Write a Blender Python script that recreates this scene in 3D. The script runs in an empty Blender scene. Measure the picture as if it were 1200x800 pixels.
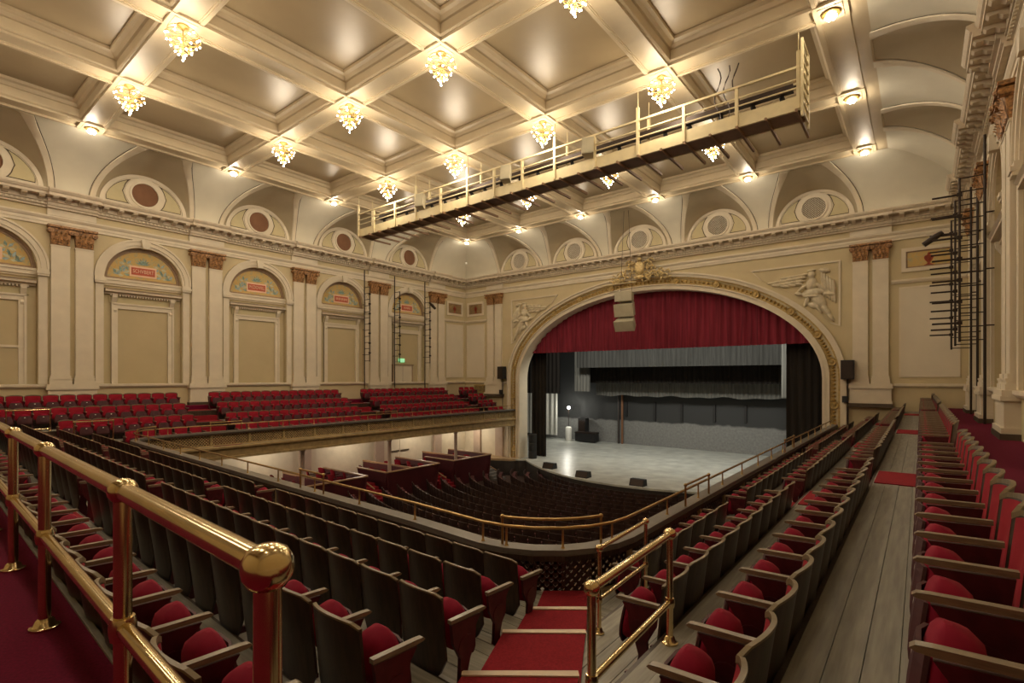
import bpy, bmesh, math, random
from mathutils import Vector, Matrix, Euler
random.seed(7)
sc = bpy.context.scene
COL = sc.collection
PI = math.pi
R_ = math.radians

# ------------------------------------------------------------------ camera, world, exposure
cam_d = bpy.data.cameras.new('camera'); cam = bpy.data.objects.new('camera', cam_d); COL.objects.link(cam)
cam_d.sensor_width = 36.0; cam_d.lens = 18.0; cam_d.shift_y = 43.0/1200.0
cam_d.clip_start = 0.05; cam_d.clip_end = 200
cam.location = (0, 0, 1.5); cam.rotation_euler = (R_(90), 0, R_(38.6))
sc.camera = cam
W = bpy.data.worlds.new('world'); sc.world = W; W.use_nodes = True
W.node_tree.nodes['Background'].inputs[0].default_value = (1.0, 0.85, 0.62, 1)
W.node_tree.nodes['Background'].inputs[1].default_value = 0.02
vs = sc.view_settings
vs.view_transform = 'Standard'; vs.look = 'None'; vs.gamma = 1.0; vs.use_curve_mapping = False
vs.exposure = -0.2
CHAND_W = 230.0      # watts of each chandelier
EDGE_W = 80.0        # watts of each border lamp
UNDER_W = 85.0       # lamps under the gallery
STAGE_W = 1250.0      # work lights over the stage
WARM = (1.0, 0.84, 0.635)

# ------------------------------------------------------------------ measurements of the hall (metres)
XL, XR, YS = -28.0, 1.63, 29.2            # side walls, stage wall
ZW = .20                                  # carpeted side walks, one step above the top row
XM = (XL+XR)/2                            # axis of the hall
GY = [0.1, 5.3, 10.5, 15.7, 20.9, 26.1]   # beam lines across
GX = [-24.9, -20.29, -15.68, -11.06, -6.45, -1.84]
ZC = 11.1                                 # underside of beams
mirx = lambda x: 2*XM - x
ROT = R_(1.75)                            # the rear rows are turned a little
TA = math.tan(ROT)
ry = lambda y0, x: y0 + TA*(-2.5-x)       # y of a rear line at x

# ------------------------------------------------------------------ materials
MT = {}
def mat(name, col, rough=0.6, metal=0.0, var=0.12, scale=3.0, bump=0.0, bscale=40.0, sheen=0.0, stretch=None, coat=0.0):
    m = bpy.data.materials.new(name); m.use_nodes = True
    nt = m.node_tree; b = nt.nodes['Principled BSDF']
    b.inputs['Roughness'].default_value = rough; b.inputs['Metallic'].default_value = metal
    if rough >= .75: b.inputs['Specular IOR Level'].default_value = .18
    if sheen: b.inputs['Sheen Weight'].default_value = sheen; b.inputs['Sheen Roughness'].default_value = .4; b.inputs['Sheen Tint'].default_value = (1, .25, .22, 1)
    if coat: b.inputs['Coat Weight'].default_value = coat; b.inputs['Coat Roughness'].default_value = .15
    tc = nt.nodes.new('ShaderNodeTexCoord'); mp = nt.nodes.new('ShaderNodeMapping')
    nt.links.new(tc.outputs['Object'], mp.inputs[0])
    if stretch: mp.inputs['Scale'].default_value = stretch
    nz = nt.nodes.new('ShaderNodeTexNoise'); nz.inputs['Scale'].default_value = scale; nz.inputs['Detail'].default_value = 4
    nt.links.new(mp.outputs[0], nz.inputs['Vector'])
    rp = nt.nodes.new('ShaderNodeValToRGB'); nt.links.new(nz.outputs['Fac'], rp.inputs[0])
    rp.color_ramp.elements[0].position = .3; rp.color_ramp.elements[1].position = .72
    rp.color_ramp.elements[0].color = tuple(c*(1-var) for c in col)+(1,)
    rp.color_ramp.elements[1].color = tuple(min(1, c*(1+var)) for c in col)+(1,)
    nt.links.new(rp.outputs[0], b.inputs['Base Color'])
    if bump:
        n2 = nt.nodes.new('ShaderNodeTexNoise'); n2.inputs['Scale'].default_value = bscale
        nt.links.new(mp.outputs[0], n2.inputs['Vector'])
        bp = nt.nodes.new('ShaderNodeBump'); bp.inputs['Strength'].default_value = bump
        nt.links.new(n2.outputs['Fac'], bp.inputs['Height']); nt.links.new(bp.outputs[0], b.inputs['Normal'])
    MT[name] = m
    return m
def emat(name, col, s):
    m = bpy.data.materials.new(name); m.use_nodes = True
    b = m.node_tree.nodes['Principled BSDF']; b.inputs['Base Color'].default_value = (.9, .85, .7, 1)
    b.inputs['Emission Color'].default_value = col+(1,); b.inputs['Emission Strength'].default_value = s
    m.cycles.emission_sampling = 'NONE'; MT[name] = m
    return m
mat('wall', (.56, .47, .29), .75, var=.05, scale=1.2)
mat('panel', (.50, .41, .24), .7, var=.05, scale=1.0)
mat('ivory', (.68, .60, .46), .65, var=.05, scale=2.0)
mat('ivory_panel', (.66, .59, .46), .65, var=.04, scale=1.0)
mat('olive', (.52, .45, .27), .75, var=.05)
mat('cove', (.66, .62, .50), .7, var=.05, scale=1.0)
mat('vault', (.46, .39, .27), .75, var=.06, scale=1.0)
mat('cornice', (.60, .51, .38), .65, var=.08, scale=6)
mat('ceiling', (.38, .295, .175), .38, var=.10, scale=.5, bump=.04, bscale=2.0)
mat('beam', (.58, .48, .32), .45, var=.06, scale=1.5)
mat('terracotta', (.33, .165, .06), .5, var=.75, scale=14, bump=.3, bscale=25)
mat('gold', (.46, .29, .08), .38, .55, var=.25, scale=20, bump=.2, bscale=40)
mat('gilt_pale', (.60, .46, .22), .42, .35, var=.3, scale=14)
mat('grey_drape_pale', (.15, .147, .132), .85, var=.3, scale=3, stretch=(4, 4, .15))
mat('gilt', (.42, .29, .10), .5, .2, var=.3, scale=12)
mat('oculus_backing', (.20, .10, .055), .8, var=.15, scale=2)
mat('grille', (.17, .13, .09), .6)
mat('outline', (.10, .075, .05), .8)
mat('lattice_gold', (.50, .37, .18), .5, .25, var=.3, scale=9)
mat('lattice_dark', (.07, .03, .022), .5, .1, var=.3, scale=9)
mat('fascia', (.34, .24, .11), .5, .1, var=.25, scale=4)
mat('ledge', (.17, .16, .14), .35, var=.12, scale=3)
mat('dark_wood', (.040, .024, .014), .42, var=.45, scale=5, stretch=(6, 6, .8), coat=.08)
mat('rim_wood', (.20, .155, .088), .35, var=.25, scale=8)
mat('arm_wood', (.21, .165, .105), .38, var=.3, scale=7, stretch=(8, 1, 8), coat=.15)
mat('velvet', (.215, .004, .024), .8, var=.18, scale=5, sheen=.12)
mat('velvet_back', (.26, .007, .020), .8, var=.15, scale=4, sheen=.12)
mat('maroon_iron', (.085, .012, .018), .42, .2, var=.3, scale=12)
mat('pan_wood', (.060, .010, .014), .6, var=.2, scale=6)
mat('carpet', (.125, .003, .024), .95, var=.25, scale=60, bump=.4, bscale=220)
mat('stair_carpet', (.235, .014, .022), .95, var=.2, scale=60, bump=.4, bscale=220)
mat('nosing', (.70, .58, .44), .6, var=.06)
mat('plank', (.29, .278, .232), .5, var=.24, scale=3.5, stretch=(9, .6, 9), bump=.15, bscale=12)
mat('plank_rear', (.24, .228, .182), .5, var=.28, scale=3.5, stretch=(.6, 9, 9), bump=.15, bscale=12)
mat('plank_pale', (.36, .34, .30), .6, var=.2, scale=4)
mat('brass', (.70, .56, .31), .16, 1.0, var=.10, scale=4)
mat('brass_dull', (.45, .31, .13), .3, .9, var=.2, scale=6)
mat('iron', (.035, .022, .016), .45, .4, var=.2)
mat('black', (.012, .011, .011), .6, var=.2)
mat('speaker_cream', (.42, .38, .27), .6, var=.08)
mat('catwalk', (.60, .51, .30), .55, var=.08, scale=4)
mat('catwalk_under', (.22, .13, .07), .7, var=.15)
mat('curtain', (.20, .020, .036), .75, var=.35, scale=2.5, sheen=.3, stretch=(3, 3, .15))
mat('black_drape', (.022, .018, .015), .85, var=.3, scale=2, stretch=(3, 3, .15))
mat('grey_drape', (.045, .044, .040), .85, var=.3, scale=3, stretch=(4, 4, .15))
mat('stage_floor', (.52, .53, .48), .32, var=.22, scale=1.2, bump=.03, bscale=8)
mat('apron_wood', (.42, .30, .17), .45, var=.2, scale=2)
mat('stage_front', (.035, .028, .024), .6, var=.3, scale=2)
mat('box_red', (.075, .010, .014), .6, var=.15, scale=2)
mat('box_cap', (.36, .22, .12), .45, var=.15)
mat('lower_wall', (.70, .62, .48), .7, var=.05)
mat('lower_pier', (.50, .38, .30), .65, var=.06)
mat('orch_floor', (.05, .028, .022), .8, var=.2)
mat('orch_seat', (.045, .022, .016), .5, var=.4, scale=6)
mat('plate', (.75, .73, .66), .5, var=.05)
mat('red_plate', (.45, .085, .04), .6, var=.15, scale=6)
mat('letter', (.78, .52, .35), .6, var=.05)
mat('brick', (.17, .17, .165), .8, var=.25, scale=5)
mat('relief', (.62, .54, .38), .6, var=.12, scale=5)
mat('painted_frame', (.30, .20, .12), .65, var=.15, scale=5)
emat('bulb', (1.0, .92, .74), 26.0)
emat('ghost_bulb', (1.0, .97, .82), 60.0)
emat('exit_green', (.10, .9, .40), .8)
def paint_mat(name, base, spots, zsc=7.0):
    m = bpy.data.materials.new(name); m.use_nodes = True; nt = m.node_tree; b = nt.nodes['Principled BSDF']
    b.inputs['Roughness'].default_value = .7
    tc = nt.nodes.new('ShaderNodeTexCoord')
    n1 = nt.nodes.new('ShaderNodeTexNoise'); n1.inputs['Scale'].default_value = zsc; n1.inputs['Detail'].default_value = 3; n1.inputs['Distortion'].default_value = 1.5
    nt.links.new(tc.outputs['Object'], n1.inputs['Vector'])
    r = nt.nodes.new('ShaderNodeValToRGB'); nt.links.new(n1.outputs['Fac'], r.inputs[0])
    e = r.color_ramp.elements
    e[0].position = .33; e[0].color = spots[0]+(1,); e[1].position = .43; e[1].color = spots[1]+(1,)
    x = e.new(.50); x.color = base+(1,)
    x = e.new(.60); x.color = base+(1,)
    x = e.new(.70); x.color = spots[2]+(1,)
    nt.links.new(r.outputs[0], b.inputs['Base Color']); MT[name] = m
paint_mat('mural', (.56, .38, .13), [(.40, .36, .20), (.50, .38, .16), (.58, .31, .07)], 4.0)
paint_mat('mural_dark', (.30, .18, .08), [(.12, .10, .05), (.24, .17, .07), (.42, .28, .10)], 9)
def wall_two_tone():
    m = bpy.data.materials.new('stage_back'); m.use_nodes = True; nt = m.node_tree; b = nt.nodes['Principled BSDF']
    tc = nt.nodes.new('ShaderNodeTexCoord'); sp = nt.nodes.new('ShaderNodeSeparateXYZ'); nt.links.new(tc.outputs['Object'], sp.inputs[0])
    nz = nt.nodes.new('ShaderNodeTexNoise'); nz.inputs['Scale'].default_value = 1.5; nt.links.new(tc.outputs['Object'], nz.inputs['Vector'])
    ad = nt.nodes.new('ShaderNodeMath'); ad.operation = 'MULTIPLY_ADD'; ad.inputs[1].default_value = .35
    nt.links.new(nz.outputs['Fac'], ad.inputs[0]); nt.links.new(sp.outputs['Z'], ad.inputs[2])
    r = nt.nodes.new('ShaderNodeMapRange'); r.inputs['From Min'].default_value = -2.15; r.inputs['From Max'].default_value = -2.0
    nt.links.new(ad.outputs[0], r.inputs['Value'])
    n2 = nt.nodes.new('ShaderNodeTexNoise'); n2.inputs['Scale'].default_value = 6; n2.inputs['Detail'].default_value = 6; nt.links.new(tc.outputs['Object'], n2.inputs['Vector'])
    g = nt.nodes.new('ShaderNodeValToRGB'); g.color_ramp.elements[0].color = (.11, .11, .105, 1); g.color_ramp.elements[1].color = (.28, .28, .265, 1)
    nt.links.new(n2.outputs['Fac'], g.inputs[0])
    mx = nt.nodes.new('ShaderNodeMixRGB'); mx.inputs[2].default_value = (.03, .031, .031, 1)
    nt.links.new(r.outputs[0], mx.inputs[0]); nt.links.new(g.outputs[0], mx.inputs[1]); nt.links.new(mx.outputs[0], b.inputs['Base Color'])
    b.inputs['Roughness'].default_value = .7; MT['stage_back'] = m
wall_two_tone()

# ------------------------------------------------------------------ mesh builder
class MB:
    def __init__(s): s.v = []; s.f = []; s.m = []; s.mi = 0; s.T = None
    def add(s, vs_, fs):
        o = len(s.v)
        s.v += [s.T(*p) for p in vs_] if s.T else [tuple(p) for p in vs_]
        for f in fs: s.f.append(tuple(i+o for i in f)); s.m.append(s.mi)
        return s
    def box(s, x0, x1, y0, y1, z0, z1):
        return s.add([(x0,y0,z0),(x1,y0,z0),(x1,y1,z0),(x0,y1,z0),(x0,y0,z1),(x1,y0,z1),(x1,y1,z1),(x0,y1,z1)],
                     [(0,3,2,1),(4,5,6,7),(0,1,5,4),(1,2,6,5),(2,3,7,6),(3,0,4,7)])
    def bar(s, a, b, w, h=None, up=(0,0,1)):
        a = Vector(a); b = Vector(b); h = h or w; d = (b-a).normalized(); u = Vector(up)
        if abs(d.dot(u)) > .98: u = Vector((0,1,0))
        r = d.cross(u).normalized()*w/2; u = r.cross(d).normalized()*h/2
        P = [a-r-u, a+r-u, a+r+u, a-r+u, b-r-u, b+r-u, b+r+u, b-r+u]
        return s.add(P, [(0,1,2,3),(7,6,5,4),(0,4,5,1),(1,5,6,2),(2,6,7,3),(3,7,4,0)])
    def tube(s, pts, r, n=8, caps=True, closed=False):
        pts = [Vector(p) for p in pts]; N = len(pts); V = []; F = []
        for i, p in enumerate(pts):
            if closed: d = pts[(i+1) % N]-pts[i-1]
            else: d = pts[min(i+1, N-1)]-pts[max(i-1, 0)]
            d.normalize(); u = Vector((0,0,1)) if abs(d.z) < .95 else Vector((1,0,0))
            a = d.cross(u).normalized(); b = a.cross(d)
            rr = r[i] if isinstance(r, (list, tuple)) else r
            for k in range(n):
                t = 2*PI*k/n; V.append(p+a*math.cos(t)*rr+b*math.sin(t)*rr)
        for i in range(N if closed else N-1):
            j = (i+1) % N
            for k in range(n): F.append((i*n+k, i*n+(k+1) % n, j*n+(k+1) % n, j*n+k))
        if caps and not closed: F.append(tuple(range(n))[::-1]); F.append(tuple((N-1)*n+k for k in range(n)))
        return s.add(V, F)
    def lathe(s, prof, c=(0,0,0), n=16):
        V = []; F = []; m = len(prof)
        for k in range(n):
            t = 2*PI*k/n
            for r, z in prof: V.append((c[0]+r*math.cos(t), c[1]+r*math.sin(t), c[2]+z))
        for k in range(n):
            j = (k+1) % n
            for i in range(m-1): F.append((k*m+i, j*m+i, j*m+i+1, k*m+i+1))
        return s.add(V, F)
    def ball(s, c, r, n=8, m=6, sc_=(1,1,1), rot=None):
        V = []; F = []
        for i in range(m+1):
            ph = PI*i/m
            for k in range(n):
                t = 2*PI*k/n
                p = Vector((math.sin(ph)*math.cos(t)*r*sc_[0], math.sin(ph)*math.sin(t)*r*sc_[1], math.cos(ph)*r*sc_[2]))
                if rot: p.rotate(rot)
                V.append(p+Vector(c))
        for i in range(m):
            for k in range(n): F.append((i*n+k, (i+1)*n+k, (i+1)*n+(k+1) % n, i*n+(k+1) % n))
        return s.add(V, F)
    def prism(s, poly, h0, h1, ax='x'):
        # polygon in the plane across ax, extruded along ax
        n = len(poly)
        def P(a, b, h): return {'x': (h,a,b), 'y': (a,h,b), 'z': (a,b,h)}[ax]
        V = [P(a,b,h0) for a,b in poly]+[P(a,b,h1) for a,b in poly]
        F = [(i,(i+1) % n,n+(i+1) % n,n+i) for i in range(n)]+[tuple(range(n))[::-1], tuple(range(n,2*n))]
        return s.add(V, F)
    def ring(s, inner, outer, y0, y1, closed=False):
        # band between two polylines in the xz plane, from y0 to y1
        n = len(inner); V = []; F = []
        for (a,b),(c,d) in zip(inner, outer): V += [(a,y0,b),(c,y0,d),(c,y1,d),(a,y1,b)]
        for i in range(n if closed else n-1):
            j = (i+1) % n
            for k in range(4): F.append((4*i+k, 4*i+(k+1) % 4, 4*j+(k+1) % 4, 4*j+k))
        if not closed: F += [(0,1,2,3), (4*n-1,4*n-2,4*n-3,4*n-4)]
        return s.add(V, F)
    def grid(s, fn, nu, nv):
        V = [fn(i/nu, j/nv) for i in range(nu+1) for j in range(nv+1)]
        F = [(i*(nv+1)+j, (i+1)*(nv+1)+j, (i+1)*(nv+1)+j+1, i*(nv+1)+j+1) for i in range(nu) for j in range(nv)]
        return s.add(V, F)
    def mesh(s, name, mats, smooth=False):
        me = bpy.data.meshes.new(name); me.from_pydata([tuple(v) for v in s.v], [], s.f)
        for k in ([mats] if isinstance(mats, str) else mats): me.materials.append(MT[k])
        if any(s.m): me.polygons.foreach_set('material_index', s.m)
        if smooth:
            me.polygons.foreach_set('use_smooth', [True]*len(me.polygons))
            if hasattr(me, 'set_sharp_from_angle'): me.set_sharp_from_angle(angle=R_(smooth if smooth is not True else 50))
        me.update(); return me
    def build(s, name, mats, parent=None, smooth=False):
        if parent is not None:
            l = parent.location
            if parent.parent: l = l+parent.parent.location
            s.v = [(v[0]-l.x, v[1]-l.y, v[2]-l.z) for v in s.v]
        return put(name, s.mesh(name, mats, smooth), parent)
def put(name, me, parent=None, loc=(0,0,0), rz=0.0, rot=None, scale=None):
    o = bpy.data.objects.new(name, me); COL.objects.link(o); o.location = loc
    o.rotation_euler = rot if rot else (0,0,rz)
    if scale: o.scale = scale
    if parent is not None: o.parent = parent
    return o
def tag(o, label, cat, group=None):
    o['label'] = label; o['category'] = cat
    if group: o['group'] = group
    return o
def thing(name, label, cat, loc=(0,0,0), rz=0.0, group=None):
    return tag(put(name, None, None, loc, rz), label, cat, group)
def struct(o): o['kind'] = 'structure'; return o
def copy_tree(o, parent=None):
    c = o.copy(); COL.objects.link(c); c.parent = parent
    for ch in o.children: copy_tree(ch, c)
    return c
def arc(cx, cz, rx, rz, a0, a1, n): return [(cx+rx*math.cos(R_(a0+(a1-a0)*i/n)), cz+rz*math.sin(R_(a0+(a1-a0)*i/n))) for i in range(n+1)]
def point(parent, loc, w, r, col=WARM, name='lamp_light'):
    d = bpy.data.lights.new(name, 'POINT'); d.energy = w; d.color = col; d.shadow_soft_size = r
    o = bpy.data.objects.new(name, d); COL.objects.link(o); o.parent = parent; o.location = loc
    return o

# ================================================================== STRUCTURE: walls
# on a wall, local x runs along it, local y points into the room
WALLS = {}
def wplace(wall, s, n=0.0, z=0.0):
    if wall == 'left': return (XL+n, s, z), R_(-90)
    if wall == 'right': return (XR-n, s, z), R_(90)
    return (s, YS-n, z), R_(180)
def wput(name, me, wall, s, n=0.0, z=0.0, parent=None):
    l, r = wplace(wall, s, n, z); root = WALLS[wall]
    o = put(name, me, parent or root, l, r)
    if parent is not None and parent is not root: o.location = (0,0,0); o.rotation_euler = (0,0,0)
    return o
AR, AZ = 1.52, 5.95      # arch opening radius, springing height
BAYS = {'left': [2.7, 7.9, 13.1, 18.3, 23.5], 'right': [7.9, 13.1, 18.3, 23.5], 'front': []}
PIL = {'left': [0.1, 5.3, 10.5, 15.7, 20.9, 26.1], 'right': [10.5, 15.7, 20.9, 26.1], 'front': [-24.9, -1.84]}
LUN = {'left': [2.7, 7.9, 13.1, 18.3, 23.5], 'right': [2.7, 7.9, 13.1, 18.3, 23.5], 'front': [(GX[i]+GX[i+1])/2 for i in range(5)]}
CREV = 0.25
def wall_face(wall, s0, s1, zb, zt):
    m = MB(); l0, r0 = wplace(wall, 0)
    def T(x, y, z): return wplace(wall, x, y, z)[0]
    m.T = T
    br = [s0]
    for c in BAYS[wall]:
        if s0 < c-AR and c+AR < s1: br += [c-AR+2*AR*i/20 for i in range(21)]
    br.append(s1); br = sorted(set(br))
    for a, b in zip(br, br[1:]):
        mid = (a+b)/2; inside = [c for c in BAYS[wall] if abs(mid-c) < AR]
        if inside:
            c = inside[0]; h = lambda x: AZ+math.sqrt(max(0, AR*AR-(x-c)**2))
            m.add([(a,0,h(a)),(b,0,h(b)),(b,0,zt),(a,0,zt)], [(0,1,2,3)])
            m.add([(a,0,h(a)),(b,0,h(b)),(b,-CREV,h(b)),(a,-CREV,h(a))], [(0,1,2,3)])
            m.add([(a,-CREV,1.2),(b,-CREV,1.2),(b,-CREV,h(b)),(a,-CREV,h(a))], [(0,1,2,3)])
            m.add([(a,0,zb),(b,0,zb),(b,0,1.2),(a,0,1.2)], [(0,1,2,3)])
            m.add([(a,0,1.2),(b,0,1.2),(b,-CREV,1.2),(a,-CREV,1.2)], [(0,1,2,3)])
        else: m.add([(a,0,zb),(b,0,zb),(b,0,zt),(a,0,zt)], [(0,1,2,3)])
    for c in BAYS[wall]:
        if s0 < c-AR and c+AR < s1:
            for q in (-AR, AR): m.add([(c+q,0,1.2),(c+q,-CREV,1.2),(c+q,-CREV,AZ),(c+q,0,AZ)], [(0,1,2,3)])
    return m
WALLS['left'] = struct(wall_face('left', -8, YS, -6, 9.25).build('wall_left', 'wall'))
WALLS['right'] = struct(wall_face('right', -8, YS, -6, 9.25).build('wall_right', 'wall'))
# stage wall with the proscenium opening
PX, PA_O, PB_O, PA_I, PB_I, PZ = XM, 10.35, 6.2, 9.4, 5.3, 1.5
m = MB(); YW = YS
def pz(x): return PZ+5.9*math.sqrt(max(0, 1-((x-PX)/9.9)**2))
m.add([(XL,YW,-6),(PX-9.9,YW,-6),(PX-9.9,YW,9.25),(XL,YW,9.25)], [(0,1,2,3)])
m.add([(PX+9.9,YW,-6),(XR,YW,-6),(XR,YW,9.25),(PX+9.9,YW,9.25)], [(0,1,2,3)])
xs = [PX-9.9*math.cos(PI*i/40) for i in range(41)]
for a, b in zip(xs, xs[1:]): m.add([(a,YW,pz(a)),(b,YW,pz(b)),(b,YW,9.25),(a,YW,9.25)], [(0,1,2,3)])
WALLS['front'] = struct(m.build('wall_front', 'wall'))
struct(MB().box(XL-.3, XR+.3, -8.3, -8, -6, 12.2).build('wall_back', 'wall'))

def span(wall): return (-8, YS) if wall != 'front' else (XL, XR)
CORN = [(0,8.48),(.12,8.48),(.12,8.55),(.17,8.57),(.17,8.67),(.25,8.69),(.25,8.88),(.62,8.88),(.62,8.98),(.66,9.0),(.72,9.09),(.72,9.14),(.3,9.25),(0,9.25)]
ARCT = [(0,7.78),(.07,7.78),(.07,7.90),(.10,7.90),(.10,8.02),(.13,8.04),(.18,8.12),(.18,8.18),(0,8.2)]
LEDG = [(0,1.08),(.08,1.10),(.12,1.16),(.14,1.16),(.14,1.24),(0,1.26)]
def extr(wall, prof, s0, s1, name, mt, off=0.0):
    m = MB(); m.T = lambda x, y, z: wplace(wall, x, y, z)[0]
    m.prism([(a+(off if a > 0 else 0), b) for a, b in prof], s0, s1, 'x')
    return m.build(name, mt, WALLS[wall])
# shared wall pieces
mod_me = MB().prism([(.25,.0),(.58,.0),(.60,-.04),(.55,-.09),(.42,-.08),(.34,-.14),(.25,-.16)], -.09, .09, 'x').mesh('modillion', 'cornice')
def pil_meshes():
    sh = MB().box(-.30,.30,0,.16,1.6,7.0).box(-.32,.32,0,.18,6.93,6.98).mesh('pilaster', 'ivory')
    ba = MB().box(-.36,.36,0,.24,1.25,1.38).box(-.345,.345,0,.22,1.38,1.45).box(-.36,.36,0,.235,1.45,1.50).box(-.33,.33,0,.20,1.50,1.60).mesh('pilaster_base', 'ivory')
    c = MB()
    c.add([(-.29,0,7.0),(.29,0,7.0),(.29,.17,7.0),(-.29,.17,7.0),(-.33,0,7.68),(.33,0,7.68),(.33,.27,7.68),(-.33,.27,7.68)],
          [(0,3,2,1),(4,5,6,7),(0,1,5,4),(1,2,6,5),(2,3,7,6),(3,0,4,7)])
    c.prism([(-.42,7.69),(.42,7.69),(.42,7.78),(-.42,7.78)], 0, .36, 'y')
    for sx in (-1, 1):
        c.tube([(sx*.33,.05,7.56),(sx*.33,.34,7.56)], .10, 10); c.tube([(sx*.33,.30,7.56),(sx*.33,.375,7.56)], .045, 8)
    for row, z0, h, n in ((0,7.02,.27,4),(1,7.22,.34,3)):
        for k in range(n):
            x = (k-(n-1)/2)*.15; y0 = .18+.03*row; V = []; F = []
            for j in range(4):
                t = j/3; w = .062*(1-.55*t*t); yy = y0+.02+.10*t*t; zz = z0+h*t-(.05 if j == 3 else 0)
                V += [(x-w,yy,zz),(x,yy+.03,zz),(x+w,yy,zz)]
            for j in range(3):
                for q in range(2): F.append((3*j+q,3*j+q+1,3*j+q+4,3*j+q+3))
            c.add(V, F)
    c.ball((0,.34,7.70), .07, 8, 5)
    return sh, ba, c.mesh('capital', 'terracotta')
PIL_SH, PIL_BA, PIL_CA = pil_meshes()
PED_ME = MB().box(-.80,.80,0,.26,.3,1.08).box(-.86,.86,0,.32,1.02,1.12).box(-.84,.84,0,.30,1.12,1.25).box(-.84,.84,0,.31,.32,.45).mesh('pedestal', 'ivory')
PEDB_ME = MB().box(-.86,.86,0,.33,.15,.33).mesh('pedestal_skirting', 'outline')
FRZ_ME = MB().box(-.80,.80,0,.13,8.2,8.48).mesh('frieze_block', 'ivory')
def archivolt():
    m = MB(); a = MB()
    m.ring(arc(0,AZ,AR,AR,0,180,28), arc(0,AZ,1.62,1.62,0,180,28), 0, .06)
    m.ring(arc(0,AZ,1.62,1.62,0,180,28), arc(0,AZ,1.80,1.80,0,180,28), 0, .11)
    m.ring(arc(0,AZ,1.80,1.80,0,180,28), arc(0,AZ,1.88,1.88,0,180,28), 0, .15)
    for s in (-1, 1):
        x0, x1 = sorted((s*1.50, s*1.86)); m.box(x0,x1,0,.17,5.66,5.74); m.box(x0-.02,x1+.02,0,.2,5.74,5.84); m.box(x0,x1,0,.14,5.84,5.95)
        x0, x1 = sorted((s*1.54, s*1.82)); m.box(x0,x1,0,.07,1.26,5.66)
    m.prism([(-.13,7.42),(.13,7.42),(.19,7.8),(-.19,7.8)], 0, .24, 'y')
    return m.mesh('archivolt', 'ivory')
ARCH_ME = archivolt()
def surround():
    n = -CREV
    m = MB().box(-1.52,1.52,n,n+.10,5.62,5.70).box(-1.52,1.52,n,n+.18,5.70,5.86).box(-1.52,1.52,n,n+.22,5.86,5.95)
    imp = m.mesh('impost_band', 'ivory')
    f = MB()
    for s in (-1, 1):
        x0, x1 = sorted((s*.98, s*1.22)); f.box(x0,x1,n,n+.10,1.25,4.86); x0, x1 = sorted((s*1.14, s*1.22)); f.box(x0,x1,n,n+.14,1.25,4.86)
    f.box(-.98,.98,n,n+.10,4.62,4.86); f.box(-1.22,1.22,n,n+.14,4.80,4.88)
    fr = f.mesh('door_frame', 'ivory')
    k = MB().box(-1.30,1.30,n,n+.06,4.88,5.25)
    hood = MB().prism([(n,5.25),(n+.16,5.25),(n+.16,5.30),(n+.34,5.34),(n+.34,5.42),(n+.40,5.48),(n,5.50)], -1.48, 1.48, 'x')
    for i in range(24): x = -1.25+2.5*i/23; hood.box(x-.03,x+.03,n,n+.2,5.17,5.24)
    ho = hood.mesh('door_hood', 'cornice')
    b = MB().prism([(n,4.45),(n+.10,4.45),(n+.14,4.55),(n+.08,4.70),(n+.14,4.9),(n+.26,5.10),(n+.28,5.25),(n,5.25)], -.09, .09, 'x').mesh('bracket', 'ivory')
    p = MB().box(-.98,.98,n,n+.02,1.25,4.62).mesh('door_panel', 'panel')
    return imp, fr, ho, b, p, k.mesh('door_frieze', 'olive')
IMP_ME, DFR_ME, HOOD_ME, BRK_ME, DPN_ME, DFZ_ME = surround()
def tymp():
    n = -CREV
    a = MB(); P = arc(0,AZ+.02,1.36,1.36,0,180,28); a.add([(x,n+.02,z) for x,z in P], [tuple(range(len(P)))])
    r = MB(); r.ring(arc(0,AZ,1.36,1.36,0,180,28), arc(0,AZ,1.44,1.44,0,180,28), n, n+.05)
    r.ring(arc(0,AZ,1.44,1.44,0,180,28), arc(0,AZ,1.53,1.53,0,180,28), n, n+.10)
    r.box(-1.4,1.4,n,n+.04,AZ,AZ+.10)
    pl = MB().box(-.46,.46,n,n+.05,6.25,6.58).mesh('name_plate', 'red_plate')
    pb = MB().box(-.53,.53,n,n+.035,6.17,6.66).mesh('plate_border', 'letter')
    return a.mesh('mural', 'mural'), r.mesh('mural_border', 'painted_frame'), pl, pb
MUR_ME, MURB_ME, NPL_ME, NPB_ME = tymp()
def text_mesh(txt, size, width):
    c = bpy.data.curves.new('t', 'FONT'); c.body = txt; c.size = size; c.align_x = 'CENTER'; c.align_y = 'CENTER'; c.extrude = .006
    o = bpy.data.objects.new('t', c); COL.objects.link(o)
    dg = bpy.context.evaluated_depsgraph_get(); dg.update()
    me = bpy.data.meshes.new_from_object(o.evaluated_get(dg)); bpy.data.objects.remove(o)
    xs = [v.co.x for v in me.vertices]; w = max(xs)-min(xs)
    for v in me.vertices: v.co.x *= width/w
    me.materials.clear(); me.materials.append(MT['letter']); return me
NAMES = {('left', 7.9): 'SCHVBERT', ('left', 13.1): 'M\u00b7CDOWELL'}
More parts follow.
